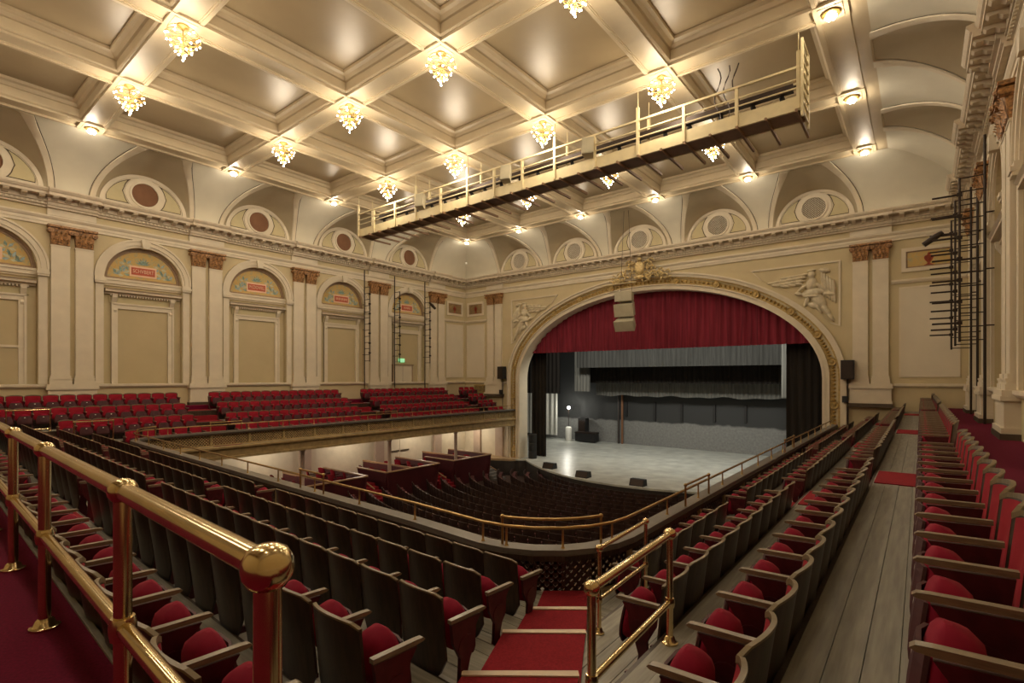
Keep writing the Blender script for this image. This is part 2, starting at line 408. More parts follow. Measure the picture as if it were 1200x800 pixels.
def leaf_spray():
    a = MB(); n = -CREV+.025
    for sx in (-1, 1):
        for cx0, cz0, nl, ln in ((.80,.30,9,.30),(1.02,.22,6,.24),(.66,.72,6,.24)):
            for k in range(nl):
                ang = 2*PI*k/nl+.4*cx0; d = Vector((math.sin(ang),0,math.cos(ang))); q = Vector((d.z,0,-d.x)); P = Vector((sx*cx0,n,AZ+cz0))+d*.05
                e_ = P+d*ln
                if e_.x**2+(e_.z-AZ)**2 > 1.7 or e_.z < AZ+.12: continue
                a.mi = k % 3; a.add([P, P+d*ln*.45+q*.06, P+d*ln, P+d*ln*.45-q*.06], [(0,1,2,3)])
    a.mi = 0
    for k in range(7):
        ang = R_(-70+140*k/6); d = Vector((math.sin(ang),0,math.cos(ang))); q = Vector((d.z,0,-d.x)); P = Vector((0,n,6.72))
        a.add([P, P+d*.16+q*.04, P+d*.34, P+d*.16-q*.04], [(0,1,2,3)])
    return a
mat('leaf_paint', (.22, .32, .27), .7, var=.35, scale=12)
mat('leaf_pale', (.50, .50, .34), .7, var=.2, scale=12); mat('leaf_blue', (.30, .40, .40), .7, var=.3, scale=12)
LEAF_ME = leaf_spray().mesh('painted_leaves', ['leaf_paint', 'leaf_pale', 'leaf_blue'])
# lunettes in the cove
Z0 = 9.22; CS, CH = 2.7, ZC-9.22
LA, LB, GA, GB = 1.70, 1.58, 1.82, 2.02       # ellipse at the wall / at the groin
CP = 1.65
def cove_n(h): h = min(max(h/CH, 0), 1); return CS*(1-max(0, 1-h**CP)**(1/CP))
def lunette_meshes():
    f = MB(); P = arc(0,Z0,LA,LB,0,180,32); f.add([(x,.005,z) for x,z in P], [tuple(range(len(P)))])
    face = f.mesh('lunette', 'ivory')
    v = MB()
    def fn(u, w):
        t = PI*u; a = LA+(GA-LA)*w; b = LB+(GB-LB)*w; x = a*math.cos(t); h = min(b*math.sin(t), CH-.012)
        return (x, cove_n(GB*math.sin(t))*w, Z0+h)
    v.grid(fn, 32, 6); vault = v.mesh('lunette_vault', 'vault', True)
    # arched rib where the vault meets the cove
    r = MB(); inn = []; N = 36
    V = []; F = []
    for i in range(N+1):
        t = PI*i/N
        for a, b, o in ((GA,GB,.03),(GA+.02,GB+.02,.07),(GA+.20,GB+.16,.07),(GA+.22,GB+.175,.0)):
            h = min(b*math.sin(t), CH); V.append((a*math.cos(t), cove_n(h)+o*.8, Z0+h-o*.5))
    for i in range(N):
        for k in range(3): F.append((4*i+k,4*i+k+1,4*i+k+5,4*i+k+4))
    r.add(V, F); rib = r.mesh('lunette_rib', 'ivory', 40)
    ln = MB()
    V = []; F = []
    for i in range(N+1):
        t = PI*i/N
        for a, b in ((GA+.22,GB+.175),(GA+.245,GB+.195)):
            h = min(b*math.sin(t), CH); V.append((a*math.cos(t), cove_n(h)+.02, Z0+h-.01))
    for i in range(N): F.append((2*i,2*i+1,2*i+3,2*i+2))
    ln.add(V, F); line = ln.mesh('rib_line', 'outline')
    oz = Z0+.70
    fr = MB().ring(arc(0,oz,.52,.52,0,360,32)[:-1], arc(0,oz,.60,.60,0,360,32)[:-1], 0, .10, True)
    fr.ring(arc(0,oz,.60,.60,0,360,32)[:-1], arc(0,oz,.76,.76,0,360,32)[:-1], 0, .05, True)
    fr.ring(arc(0,Z0,LA-.16,LB-.14,0,180,32), arc(0,Z0,LA,LB,0,180,32), 0, .06); fr.box(-1.6,1.6,0,.05,Z0,Z0+.12)
    frame = fr.mesh('oculus_frame', 'ivory', 40)
    d = MB(); P = arc(0,oz,.53,.53,0,360,28)[:-1]; d.add([(x,.02,z) for x,z in P], [tuple(range(len(P)))])
    P2 = P; disc = d.mesh('oculus_backing', 'oculus_backing')
    g = MB()
    for k in range(-7, 8):
        q = k*.072; L = math.sqrt(max(.01, .52**2-q*q)); w = .012
        for s in (1, -1):
            c = .7071; cx, cz = q*c, -q*c*s
            g.bar((cx-L*c, .045, oz+cz-L*c*s), (cx+L*c, .045, oz+cz+L*c*s), .018, .02, (0,1,0))
    gr = g.mesh('oculus_grille', 'ivory_panel')
    p = MB()
    def hi(x): return (LB-.19)*math.sqrt(max(0, 1-(x/(LA-.19))**2))
    def side(sx, pad, y):
        xs_ = [.30+pad*.3+(1.46-pad-.30)*i/24 for i in range(25)]; Rr = .80+pad
        for a, b in zip(xs_, xs_[1:]):
            def seg(x):
                c = math.sqrt(max(0, Rr*Rr-x*x)); h = hi(x)-pad
                return c, h
            ca, ha = seg(a); cb, hb = seg(b); lo = .17+pad
            if a >= Rr or ca < .02:
                if ha > lo: p.add([(sx*a,y,Z0+lo),(sx*b,y,Z0+lo),(sx*b,y,Z0+max(lo,hb)),(sx*a,y,Z0+ha)], [(0,1,2,3)])
            else:
                if .7-ca > lo: p.add([(sx*a,y,Z0+lo),(sx*b,y,Z0+lo),(sx*b,y,Z0+max(lo,.7-cb)),(sx*a,y,Z0+.7-ca)], [(0,1,2,3)])
                elif .7-cb > lo: p.add([(sx*a,y,Z0+lo),(sx*b,y,Z0+lo),(sx*b,y,Z0+.7-cb)], [(0,1,2)])
                if .7+ca < ha: p.add([(sx*a,y,Z0+.7+ca),(sx*b,y,Z0+.7+cb),(sx*b,y,Z0+max(hb,.7+cb)),(sx*a,y,Z0+ha)], [(0,1,2,3)])
    p.mi = 1
    for sx in (-1, 1): side(sx, 0, .015)
    p.mi = 0
    for sx in (-1, 1): side(sx, .035, .022)
    dk = MB().add([(x,.02,z) for x,z in P2], [tuple(range(len(P2)))]).mesh('oculus_shade_disc', 'outline')  # flat dark disc: shade seen through the grille, put into the colour
    return face, vault, rib, line, frame, disc, gr, p.mesh('spandrel_panel', ['olive', 'outline']), dk
LU = lunette_meshes()
def cove_strip(wall, s0, s1):
    m = MB(); m.T = lambda x, y, z: wplace(wall, x, y, z)[0]
    ends = (wall == 'left' or wall == 'right')
    br = [s0]
    for c in LUN[wall]: br += [c+GA*math.cos(PI*(1-i/24)) for i in range(25)]
    br.append(s1); br = sorted(x for x in set(br) if s0 <= x <= s1)
    def col(s):
        h0 = 0.0
        for c in LUN[wall]:
            if abs(s-c) < GA: h0 = min(CH, GB*math.sqrt(max(0, 1-((s-c)/GA)**2)))
        t0 = math.asin(min(1, h0/CH)**(CP/2)); out = []
        for j in range(11):
            t = t0+(PI/2-t0)*j/10; n = CS*(1-max(0,math.cos(t))**(2/CP)); x = s
            # mitre in the corners of the room
            if wall == 'front': x = min(max(s, XL+n), XR-n)
            elif s > YS-n: x = YS-n
            out.append((x, n, Z0+CH*math.sin(t)**(2/CP)))
        return out
    cols = [col(s) for s in br]
    if s0 < 0 or True:
        extra = [i/8 for i in range(9)]
    V = [p for c in cols for p in c]
    F = [(i*11+j,(i+1)*11+j,(i+1)*11+j+1,i*11+j+1) for i in range(len(cols)-1) for j in range(10)]
    m.add(V, F); return m
for w in ('left', 'right', 'front'):
    s0, s1 = span(w); root = WALLS[w]
    extr(w, CORN, s0, s1, 'cornice', 'cornice'); extr(w, ARCT, s0, s1, 'architrave', 'ivory')
    if w != 'front': extr(w, LEDG, s0, s1, 'dado_ledge', 'ivory')
    else:
        extr(w, LEDG, XL, PX-10.4, 'dado_ledge', 'ivory'); extr(w, LEDG, PX+10.4, XR, 'dado_ledge', 'ivory')
    d = MB(); d.T = lambda x, y, z: wplace(w, x, y, z)[0]; k = s0 if w == 'front' else 1.0
    while k < s1: d.box(k, k+.075, .15, .225, 8.575, 8.665); k += .15
    o = d.build('dentil_course', 'ivory', root); o['kind'] = 'stuff'
    k = s0+.3 if w == 'front' else 2.2
    while k < s1-.1:
        if min(abs(k-c) for c in PIL[w]) > .9: wput('modillion', mod_me, w, k, 0, 8.88)
        k += .52
    for c in PIL[w]:
        q = .14 if w != 'front' else .10
        extr(w, [(.1,8.86),(.62+q,8.86),(.62+q,8.98),(.66+q,9.0),(.72+q,9.09),(.72+q,9.14),(.3,9.26),(.1,9.26)], c-.85, c+.85, 'cornice_break', 'cornice')
        extr(w, [(.05,8.47),(.12+q,8.47),(.12+q,8.55),(.17+q,8.57),(.17+q,8.68),(.25+q,8.70),(.25+q,8.87),(.05,8.87)], c-.82, c+.82, 'cornice_break', 'cornice')
        for e in (-.62,-.21,.21,.62): wput('modillion', mod_me, w, c+e, q, 8.88)
        wput('frieze_block', FRZ_ME, w, c); wput('pedestal', PED_ME, w, c); wput('pedestal_skirting', PEDB_ME, w, c)
        for q in (-.39, .39):
            p = wput('pilaster', PIL_SH, w, c+q)
            put('capital', PIL_CA, p); put('pilaster_base', PIL_BA, p)
    for c in BAYS[w]:
        a = wput('archivolt', ARCH_ME, w, c)
        put('impost_band', IMP_ME, a)
        d = wput('door_frame', DFR_ME, w, c); put('door_hood', HOOD_ME, d); put('door_panel', DPN_ME, d); put('door_frieze', DFZ_ME, d)
        for q in (-1.12, 1.12): put('bracket', BRK_ME, d, (q,0,0))
        mu = wput('mural', MUR_ME, w, c); put('mural_border', MURB_ME, mu); put('plate_border', NPB_ME, mu); put('name_plate', NPL_ME, mu); put('painted_leaves', LEAF_ME, mu)
        nm = NAMES.get((w, c))
        if nm: put('lettering', text_mesh(nm, .24, .82), mu, (0,-CREV+.055,6.415), rot=Euler((R_(90),0,R_(180))))
        elif w == 'left' and c > 15:
            e = MB(); nn = 9 if c < 20 else 6
            for i in range(nn): x = -.36*nn/9+.72*nn/9*i/(nn-1); e.box(x-.022,x+.022,-CREV+.05,-CREV+.056,6.34+.02*(i % 2),6.49)
            put('lettering', e.mesh('lettering', 'letter'), mu)
    # the cove and its lunettes
    o = cove_strip(w, s0, s1).build('cove', 'cove', root, True)
    for c in LUN[w]:
        f = wput('lunette', LU[0], w, c)
        put('lunette_vault', LU[1], f); put('lunette_rib', LU[2], f); put('rib_line', LU[3], f); put('oculus_frame', LU[4], f)
        put('spandrel_panel', LU[7], f); put('oculus_backing', LU[5] if w != 'front' else LU[8], f)  # brown cloth on the side walls, painted shade disc on the stage wall
        if w == 'front': put('oculus_grille', LU[6], f)
# corner bays: moulded panels and small painted panels
def corner_panels(w, c, half, mural):
    m = MB().ring([(-half,1.62),(half,1.62),(half,5.55),(-half,5.55)], [(-half-.07,1.55),(half+.07,1.55),(half+.07,5.62),(-half-.07,5.62)], 0, .04, True)
    p = wput('moulded_panel', MB().box(-half,half,0,.02,1.62,5.55).mesh('moulded_panel', 'ivory_panel'), w, c)
    put('panel_moulding', m.mesh('panel_moulding', 'ivory'), p)
    wput('string_course', MB().prism([(0,5.78),(.06,5.8),(.10,5.88),(.12,5.88),(.12,5.96),(0,5.98)], -half-.35, half+.35, 'x').mesh('string_course', 'ivory'), w, c)
    h2 = half*.82
    fr = MB().ring([(-h2,6.45),(h2,6.45),(h2,7.2),(-h2,7.2)], [(-h2-.16,6.29),(h2+.16,6.29),(h2+.16,7.36),(-h2-.16,7.36)], 0, .07, True)
    a = wput('painted_panel', MB().box(-h2,h2,0,.015,6.45,7.2).mesh('painted_panel', mural), w, c)
    put('panel_frame', fr.mesh('panel_frame', 'ivory'), a)
    f2 = MB().ring([(-h2+.06,6.51),(h2-.06,6.51),(h2-.06,7.14),(-h2+.06,7.14)], [(-h2,6.45),(h2,6.45),(h2,7.2),(-h2,7.2)], 0, .03, True)
    put('panel_border', f2.mesh('panel_border', 'painted_frame'), a)
    u = MB().lathe([(0,6.5),(.16,6.5),(.16,6.53),(.05,6.58),(.04,6.63),(.12,6.72),(.17,6.84),(.14,6.93),(.06,6.96),(.05,7.02),(.0,7.1)], (0,.0,0), 12)
    u.v = [(x, .016+abs(y)*.08, z) for x, y, z in u.v]
    put('painted_urn', u.mesh('painted_urn', 'red_plate'), a)
corner_panels('left', 28.0, .85, 'mural_dark'); corner_panels('right', 28.0, .85, 'mural_dark')
corner_panels('front', -26.9, .85, 'mural_dark'); corner_panels('front', .28, .98, 'mural')

# ------------------------------------------------------------------ proscenium frame
pro = put('proscenium_frame', None, WALLS['front'])
def pcurve(off, n=44):
    a, b = PA_I+off, PB_I+off*.93
    pts = [(PX+a, -4.27)]+[(PX+a, -4.27+(PZ+4.27)*i/6) for i in range(1, 6)]
    pts += [(PX+a*math.cos(PI*i/n), PZ+b*math.sin(PI*i/n)) for i in range(n+1)]
    return pts+[(PX-a, -4.27+(PZ+4.27)*(6-i)/6) for i in range(1, 6)]+[(PX-a, -4.27)]
def pband(name, o0, o1, y0, y1, mt): return MB().ring(pcurve(o0), pcurve(o1), YS-y0, YS-y1).build(name, mt, pro)
pband('frame_moulding', 0, .12, -.9, .06, 'ivory'); pband('frame_moulding', .12, .26, -.3, .02, 'ivory'); pband('frame_moulding', .26, .32, -.3, .10, 'ivory')
pband('gilt_band', .32, .68, -.3, -.02, 'gilt')
pband('frame_moulding', .68, .76, -.3, .08, 'gilt'); pband('frame_moulding', .76, .92, -.3, .16, 'ivory'); pband('frame_moulding', .92, 1.02, -.3, .24, 'ivory')
rope = MB(); P = pcurve(.5, 120)
for i in range(len(P)-1):
    (x0,z0),(x1,z1) = P[i],P[i+1]; L = math.hypot(x1-x0,z1-z0); nn = max(1, int(L/.17)); d = Vector((x1-x0,0,z1-z0))/L; q = Vector((-d.z,0,d.x))
    for k in range(nn):
        p = Vector((x0,YS-.04,z0))+d*L*(k+.5)/nn
        rope.add([p+q*.10, p+d*.07, p-q*.10, p-d*.07, p+Vector((0,-.05,0))], [(0,1,4),(1,2,4),(2,3,4),(3,0,4)])
o = rope.build('gilt_leaf_band', 'gold', pro); o['kind'] = 'stuff'
ros = MB().lathe([(0,.10),(.06,.10),(.08,.05),(.13,.04),(.19,.08),(.20,.0)], (0,0,0), 12).mesh('gilt_rosette', 'gilt', True)
for t in [8, 22, 36, 50, 64, 78, 102, 116, 130, 144, 158, 172]:
    a, b = PA_I+.5, PB_I+.5*.93
    put('gilt_rosette', ros, pro, (PX+a*math.cos(R_(t)), YS-.03, PZ+b*math.sin(R_(t))), rot=Euler((R_(90),0,0)))
for z in (-3.6, -1.6, .2):
    for s in (-1, 1): put('gilt_rosette', ros, pro, (PX+s*(PA_I+.5), YS-.03, z), rot=Euler((R_(90),0,0)))
# crest of gilt scrolls at the crown
cr = put('crest', None, pro, (PX, YS-.35, 7.45)); cr.scale = (1.2,1,1.05)
c = MB(); random.seed(3)
for s in (-1, 1):
    for k, (x, z, r, tw) in enumerate([(.35,.75,.28,1),(.65,.45,.26,-1),(.95,.12,.24,1),(1.3,-.02,.2,-1),(.3,.2,.22,1),(.55,.95,.18,1)]):
        pts = [(s*(x+tw*(r*(1-t/26))*math.cos(t*.36)), -.05-.03*math.sin(t), z+(r*(1-t/26))*math.sin(t*.36)) for t in range(22)]
        c.tube(pts, [.05*(1-t/30) for t in range(22)], 6)
    for k in range(34):
        x = random.uniform(.1, 1.6); z = random.uniform(-.15, 1.1*(1-x/1.8)+.1); a = random.uniform(0, 6.28)
        c.ball((s*x, -.06, z), .13, 6, 4, (1,.4,.35), Euler((0,a,0)))
put('gilt_scrolls', c.mesh('gilt_scrolls', 'gilt_pale', True), cr)
put('crest_shield', MB().ball((0,-.1,.62), .30, 14, 10, (.85,.4,1.3)).ball((0,-.12,1.12), .12, 8, 6).ball((0,-.15,.1), .2, 8, 6, (1.3,.5,.7)).mesh('crest_shield', 'gilt_pale', True), cr)
# spandrel panels with a winged figure in relief
def spandrel(sx):
    X = lambda d: PX+sx*d
    root = put('spandrel_panel', None, WALLS['front'])
    pts = [(X(6.1),7.2),(X(10.17),7.2),(X(10.17),4.0)]+[(PX+sx*(PA_O+.35)*math.cos(R_(t)), PZ+(PB_O+.35)*math.sin(R_(t))) for t in range(24, 56, 4)]
    cx = sum(p[0] for p in pts)/len(pts); cz = sum(p[1] for p in pts)/len(pts)
    inn = [(cx+(x-cx)*.95, cz+(z-cz)*.95) for x, z in pts]
    MB().ring(inn, pts, YS, YS-.06, True).build('panel_moulding', 'ivory', root)
    A = []
    def el(d, z, rx, rz, ang=0, ry_=.12): A.append((X(d), z, rx, rz, ang*sx, ry_))
    el(8.95,6.62,.17,.21); el(8.95,6.85,.2,.07); el(8.95,6.15,.26,.34,10,.16); el(9.0,5.72,.5,.24,-8,.16); el(9.25,5.35,.26,.5,-35,.14); el(9.55,4.85,.14,.42,-32); el(9.75,4.5,.10,.3,-30)
    el(8.55,6.0,.10,.36,50); el(8.4,5.72,.22,.10,20); el(9.35,6.0,.10,.36,-48); el(9.7,5.6,.3,.09,10)
    for r_, (zz, x0, x1, n_) in enumerate(((6.66,8.6,7.75,4),(6.52,8.5,7.15,6),(6.36,8.45,7.35,5),(6.22,8.4,7.75,3))):
        for k in range(n_): el(x0+(x1-x0)*k/max(1,n_-1), zz-.02*k, .24, .075, -6+6*r_, .10-.008*k)
    for k in range(5): el(9.42+.12*k, 6.30-.10*k, .075, .48-.02*k, -6, .11); el(9.45+.12*k, 5.85-.10*k, .06, .34, -4, .08)
    el(9.5,6.78,.26,.12,15,.1); el(9.0,5.1,.25,.14,30,.1); el(8.75,5.35,.12,.3,20,.1); el(9.2,5.0,.08,.4,-30,.12); el(9.0,5.55,.42,.10,5,.17)
    b = MB()
    for x, z, rx, rz, ang, ry_ in A: b.ball((x, YS-.02, z), 1.0, 12, 8, (rx, ry_*1.6, rz), Euler((0, R_(ang), 0)))
    o = b.build('winged_figure', 'relief', root, True)
    rm = o.modifiers.new('r', 'REMESH'); rm.mode = 'VOXEL'; rm.voxel_size = .022; rm.use_smooth_shade = True
spandrel(1); spandrel(-1)
# wall vent and grille on the stage wall, skirting of carpeted walk
wput('vent_grille', MB().box(-.7,.7,0,.02,.45,.95).mesh('vent_grille', 'outline'), 'front', -26.3)
gv = WALLS['front'].children[-1]
put('vent_bars', (lambda b: b.mesh('vent_bars', 'gilt'))([b_ for b_ in [MB()] if [b_.box(-.68+i*.105,-.64+i*.105,0,.05,.45,.95) for i in range(14)] and b_.box(-.74,.74,0,.06,.92,1.0) and b_.box(-.74,.74,0,.06,.40,.47)][0]), gv)
wput('wall_vent', MB().box(-.22,.22,0,.34,.30,.85).mesh('wall_vent', 'ledge'), 'left', 10.9)

# ------------------------------------------------------------------ ceiling: coffers and beams
ceil = struct(MB().box(XL+2.5, XR-2.5, -8, YS-2.5, 11.85, 12.0).build('ceiling', 'ceiling'))
BP = [(-.68,11.78),(-.68,11.66),(-.58,11.62),(-.52,11.52),(-.46,11.50),(-.46,11.22),(-.42,11.18),(-.38,11.18),(-.38,11.10),(-.28,11.10),(-.28,11.13),(-.24,11.13),(-.24,11.155)]
BP = BP+[(-a,b) for a, b in reversed(BP)]
for y in GY+[-5.1]: MB().prism([(y+a,b) for a, b in BP], GX[0]-.4, GX[-1]+.4, 'x').build('beam', 'beam', ceil)
for x in GX: MB().prism([(x+a,b) for a, b in BP], -8, GY[-1]+.4, 'y').build('beam', 'beam', ceil)
ys = [-5.1]+GY
for i in range(5):
    for j in range(6):
        x0, x1, y0, y1 = GX[i]+.6, GX[i+1]-.6, ys[j]+.6, ys[j+1]-.6
        MB().box(x0,x1,y0,y1,11.76,11.86).build('coffer_panel', 'ceiling', ceil)
boss = MB().box(-.39,.39,-.39,.39,11.085,11.2).box(-.28,.28,-.28,.28,11.07,11.09).mesh('beam_boss', 'beam')
for x in GX:
    for y in GY: put('beam_boss', boss, ceil, (x,y,0))
# flat strips of ceiling edge beyond the border beams
e = MB(); e.box(XL+2.0,GX[0]-.38,-8,YS-2.4,11.12,11.2); e.box(GX[-1]+.38,XR-2.0,-8,YS-2.4,11.12,11.2); e.box(XL+2.4,XR-2.4,GY[-1]+.38,YS-2.0,11.12,11.2)
e.build('border_strip', 'beam', ceil)

# ================================================================== BALCONY (structure)
bal = struct(put('balcony', None))
def slab(name, poly, z, t, mt, parent=bal): return MB().prism(poly, z-t, z, 'z').build(name, mt, parent)
slab('carpet_walk', [(XL,-8),(XR,-8),(XR,.2),(-.9,.5),(-1.25,ry(.785,-1.25)),(XL,ry(.785,XL))], 0, .06, 'carpet')
slab('carpet_walk', [(.50,.2),(XR,.2),(XR,YS),(.50,YS)], ZW, .25, 'carpet')
slab('carpet_walk', [(mirx(.50),1.7),(XL,1.7),(XL,YS),(mirx(.50),YS)], ZW, .25, 'carpet')
MB().prism([(-1.2,ry(.765,-1.2)),(-1.2,ry(.80,-1.2)),(mirx(-1.2),ry(.80,mirx(-1.2))),(mirx(-1.2),ry(.765,mirx(-1.2)))], -.05, .015, 'z').build('walk_nosing', 'plank_rear', bal)
# rows: rear (k=0..4) and side galleries
RY = [.805+.876*k for k in range(5)]; RZ = [-.49-.20*k for k in range(5)]
SXr = [.39-.96*k for k in range(4)]; SZ = [.01-.453*k for k in range(4)]
for k in range(5):
    t = put('rear_tread', None, bal)
    y0 = RY[k]+.02 if k else .80; y1 = (RY[k+1]+.02) if k < 4 else 5.55
    xr = [-1.9,-1.95,-2.1,-2.5,-2.9][k]+.55; xl = mirx(xr)
    nb = 6
    for j in range(nb):
        a = y0+(y1-y0)*j/nb; b = y0+(y1-y0)*(j+1)/nb-.004
        mt = 'plank_pale' if j == 1 else 'plank_rear'
        MB().prism([(xr,ry(a,xr)),(xl,ry(a,xl)),(xl,ry(b,xl)),(xr,ry(b,xr))], RZ[k]-.05, RZ[k]+(.003 if j % 2 else 0), 'z').build('plank', mt, t)
    MB().prism([(xr,ry(y0,xr)),(xl,ry(y0,xl)),(xl,ry(y0+.03,xl)),(xr,ry(y0+.03,xr))], RZ[k]-.02, (RZ[k-1] if k else 0)-.01, 'z').build('riser', 'dark_wood', t)
AIS = [(8.85,10.1),(17.2,18.6),(25.8,27.1)]
SY0 = [.6,.9,2.5,4.15]
for side in (0, 1):
    mx = (lambda x: x) if side == 0 else mirx
    for k in range(4):
        t = put('gallery_tread', None, bal)
        xa = SXr[k]+(.13 if k == 0 else .03); xb = (SXr[k+1]+.03) if k < 3 else -3.40
        nb = 7; y0 = SY0[k] if side == 0 else SY0[k]+.45
        for j in range(nb):
            a = mx(xa+(xb-xa)*j/nb); b = mx(xa+(xb-xa)*(j+1)/nb+.004); a, b = sorted((a,b))
            mt = 'plank'
            MB().box(a,b,y0,YS,SZ[k]-.05,SZ[k]+(.003 if j % 2 else 0)).build('plank', mt, t)
        a, b = sorted((mx(xa), mx(xa-.03)))
        MB().box(a,b,y0,YS,SZ[k]-.02,(SZ[k-1] if k else 0)-.005).build('riser', 'dark_wood', t)
        if k == 0:
            pass
        a, b = sorted((mx(xa), mx(xb)))
        MB().box(a,b,y0-.03,y0,SZ[k]-.6,SZ[k]).build('tread_end', 'plank_rear', t)
        # red mats in the side aisles and the half steps between treads
        for (ya, yb) in AIS:
            a, b = sorted((mx(SXr[k]+.05), mx(xb+.02)))
            MB().box(a,b,ya+.05,yb-.05,SZ[k],SZ[k]+.014).build('aisle_mat', 'stair_carpet', t)
            if k < 3:
                a, b = sorted((mx(xb), mx(xb-.28))); MB().box(a,b,ya+.05,yb-.05,SZ[k+1],SZ[k]-.22).build('half_step', 'stair_carpet', t)
# aisles across the rear rows
for ax in (-9.45, mirx(-9.45)):
    for k in range(5):
        y0 = RY[k]+.03; y1 = (RY[k+1]) if k < 4 else 5.2
        MB().prism([(ax-.42,ry(y0,ax)),(ax+.42,ry(y0,ax)),(ax+.42,ry(y1,ax)),(ax-.42,ry(y1,ax))], RZ[k], RZ[k]+.014, 'z').build('aisle_mat', 'stair_carpet', bal)
# diagonal corner aisles with carpeted treads and pale nosings
Fv = Vector((-math.sin(R_(38.6)), math.cos(R_(38.6)), 0)); Rv = Vector((math.cos(R_(38.6)), math.sin(R_(38.6)), 0))
EDG = [(1.05,.02,-.95),(1.9,.16,-.86),(2.8,.32,-.62),(3.77,.49,-.36),(4.8,.69,-.08),(5.73,.84,.19),(6.69,.98,.41)]
DZ = [-.245,-.49,-.69,-.89,-1.09,-1.29]
for side in (0, 1):
    mx = (lambda p: (p.x, p.y)) if side == 0 else (lambda p: (mirx(p.x), p.y+.62))
    for i in range(6):
        (d0,r0,l0),(d1,r1,l1) = EDG[i],EDG[i+1]
        P = [Fv*d0+Rv*l0, Fv*d0+Rv*r0, Fv*d1+Rv*r1, Fv*d1+Rv*l1]
        st = MB().prism([mx(p) for p in P], DZ[i]-.25, DZ[i]+.016, 'z').build('carpeted_step', 'stair_carpet', bal)
        Q = [Fv*(d1-.035)+Rv*(l1-.01), Fv*(d1-.05)+Rv*r1, Fv*(d1+.02)+Rv*r1, Fv*(d1+.02)+Rv*(l1-.01)]
        if i < 5: MB().prism([mx(p) for p in Q], DZ[i]-.02, DZ[i]+.028, 'z').build('step_nosing', 'nosing', bal)
# corner floor between the diagonal aisle, rows and parapet
for side in (0, 1):
    mx = (lambda x, y: (x, y)) if side == 0 else (lambda x, y: (mirx(x), y+.62))
    slab('corner_floor', [mx(*p) for p in ((-2.4,2.4),(-1.43,2.0),(-1.43,4.3),(-2.4,4.6))], -.915, .3, 'plank')
    slab('corner_floor', [mx(*p) for p in ((-4.6,4.3),(-2.4,4.0),(-2.4,7.0),(-3.25,7.0),(-3.34,6.35),(-3.66,5.68),(-4.3,5.33),(-4.6,5.28))], -1.36, .3, 'plank')
    MB().prism([mx(*p) for p in ((-1.46,.9),(-1.40,.9),(-1.40,2.5),(-1.46,2.5))], -1.3, -.42, 'z').build('riser', 'plank', bal)

# ------------------------------------------------------------------ parapet: path, lattice, ledge
RX, RYF, RAD = -3.25, 5.25, 1.45
def path():
    P = []; y = YS-.05
    while y > RYF+RAD+.2: P.append((RX,y)); y -= 1.5
    cx, cy = RX-RAD, RYF+RAD
    P.append((RX, cy))
    for i in range(1, 7): t = R_(-90*i/6); P.append((cx+RAD*math.cos(t), cy+RAD*math.sin(t)))
    xl = mirx(RX); yl = ry(RYF, xl+RAD); n = 11; x0 = RX-RAD
    for i in range(1, n+1): x = x0+(xl+RAD-x0)*i/n; P.append((x, ry(RYF, x)))
    cx2, cy2 = xl+RAD, yl+RAD
    for i in range(1, 7): t = R_(-90-90*i/6); P.append((cx2+RAD*math.cos(t), cy2+RAD*math.sin(t)))
    y = cy2+1.55
    while y < YS-.8: P.append((xl,y)); y += 1.55
    P.append((xl,YS-.05)); return P
PATH = path()
par = put('parapet', None, bal)
def offs(P, d):   # shift a polyline sideways; positive d is toward the open well
    out = []
    for i, p in enumerate(P):
        a = Vector(P[max(i-1,0)]); b = Vector(P[min(i+1,len(P)-1)]); t = (b-a).normalized()
        out.append((p[0]+t.y*d, p[1]-t.x*d))
    return out
ORI = -1 if True else 1
def sweep(prof, name, mt, parent, smooth=False):
    # prof: (offset toward well, z)
    m = MB(); N = len(prof); L = []
    for o, z in prof: L.append([(x, y, z) for x, y in offs(PATH, o*ORI*-1)])
    V = [L[k][i] for i in range(len(PATH)) for k in range(N)]
    F = [(i*N+k,i*N+(k+1) % N,(i+1)*N+(k+1) % N,(i+1)*N+k) for i in range(len(PATH)-1) for k in range(N)]
    m.add(V, F); return m.build(name, mt, parent, smooth)
# which side is the well?  at the first leg the path runs toward -y and the well lies at -x
sweep([(-.10,-.80),(.14,-.80),(.14,-.73),(-.10,-.73)], 'parapet_ledge', 'ledge', par)
sweep([(-.12,-.87),(.16,-.87),(.16,-.80),(-.12,-.80)], 'ledge_moulding', 'dark_wood', par)
sweep([(.06,-1.32),(.14,-1.36),(.20,-1.40),(.26,-1.40),(.26,-1.46),(.20,-1.50),(.14,-1.55),(.14,-1.80),(.20,-1.82),(.20,-1.92),(-.2,-1.92),(-.1,-1.32)], 'fascia_beam', 'fascia', par)
def lattice_mesh(L):
    m = MB(); H0, H1 = -1.33, -.86; p = .115; h = H1-H0
    for mi, y0, y1 in ((0,.012,.03),(1,-.008,.012)):
        m.mi = mi
        for s in (1, -1):
            k = -h
            while k < L:
                xa, za, xb, zb = k, (H0 if s > 0 else H1), k+h, (H1 if s > 0 else H0)
                if xa < 0: za += (0-xa)*s; xa = 0
                if xb > L: zb -= (xb-L)*s; xb = L
                if xb-xa > .02:
                    q = (.018,.027)[mi]; m.add([(xa,y0,za-q),(xb,y0,zb-q),(xb,y0,zb+q),(xa,y0,za+q),(xa,y1,za-q),(xb,y1,zb-q),(xb,y1,zb+q),(xa,y1,za+q)],
                          [(0,1,2,3),(7,6,5,4),(0,4,5,1),(3,2,6,7),(0,3,7,4),(1,5,6,2)])
                k += p
        m.box(0,L,y0,y1,H0,H0+.03); m.box(0,L,y0,y1,H1-.03,H1)
    return m.mesh('lattice', ['lattice_gold', 'lattice_dark'])
LC = {}
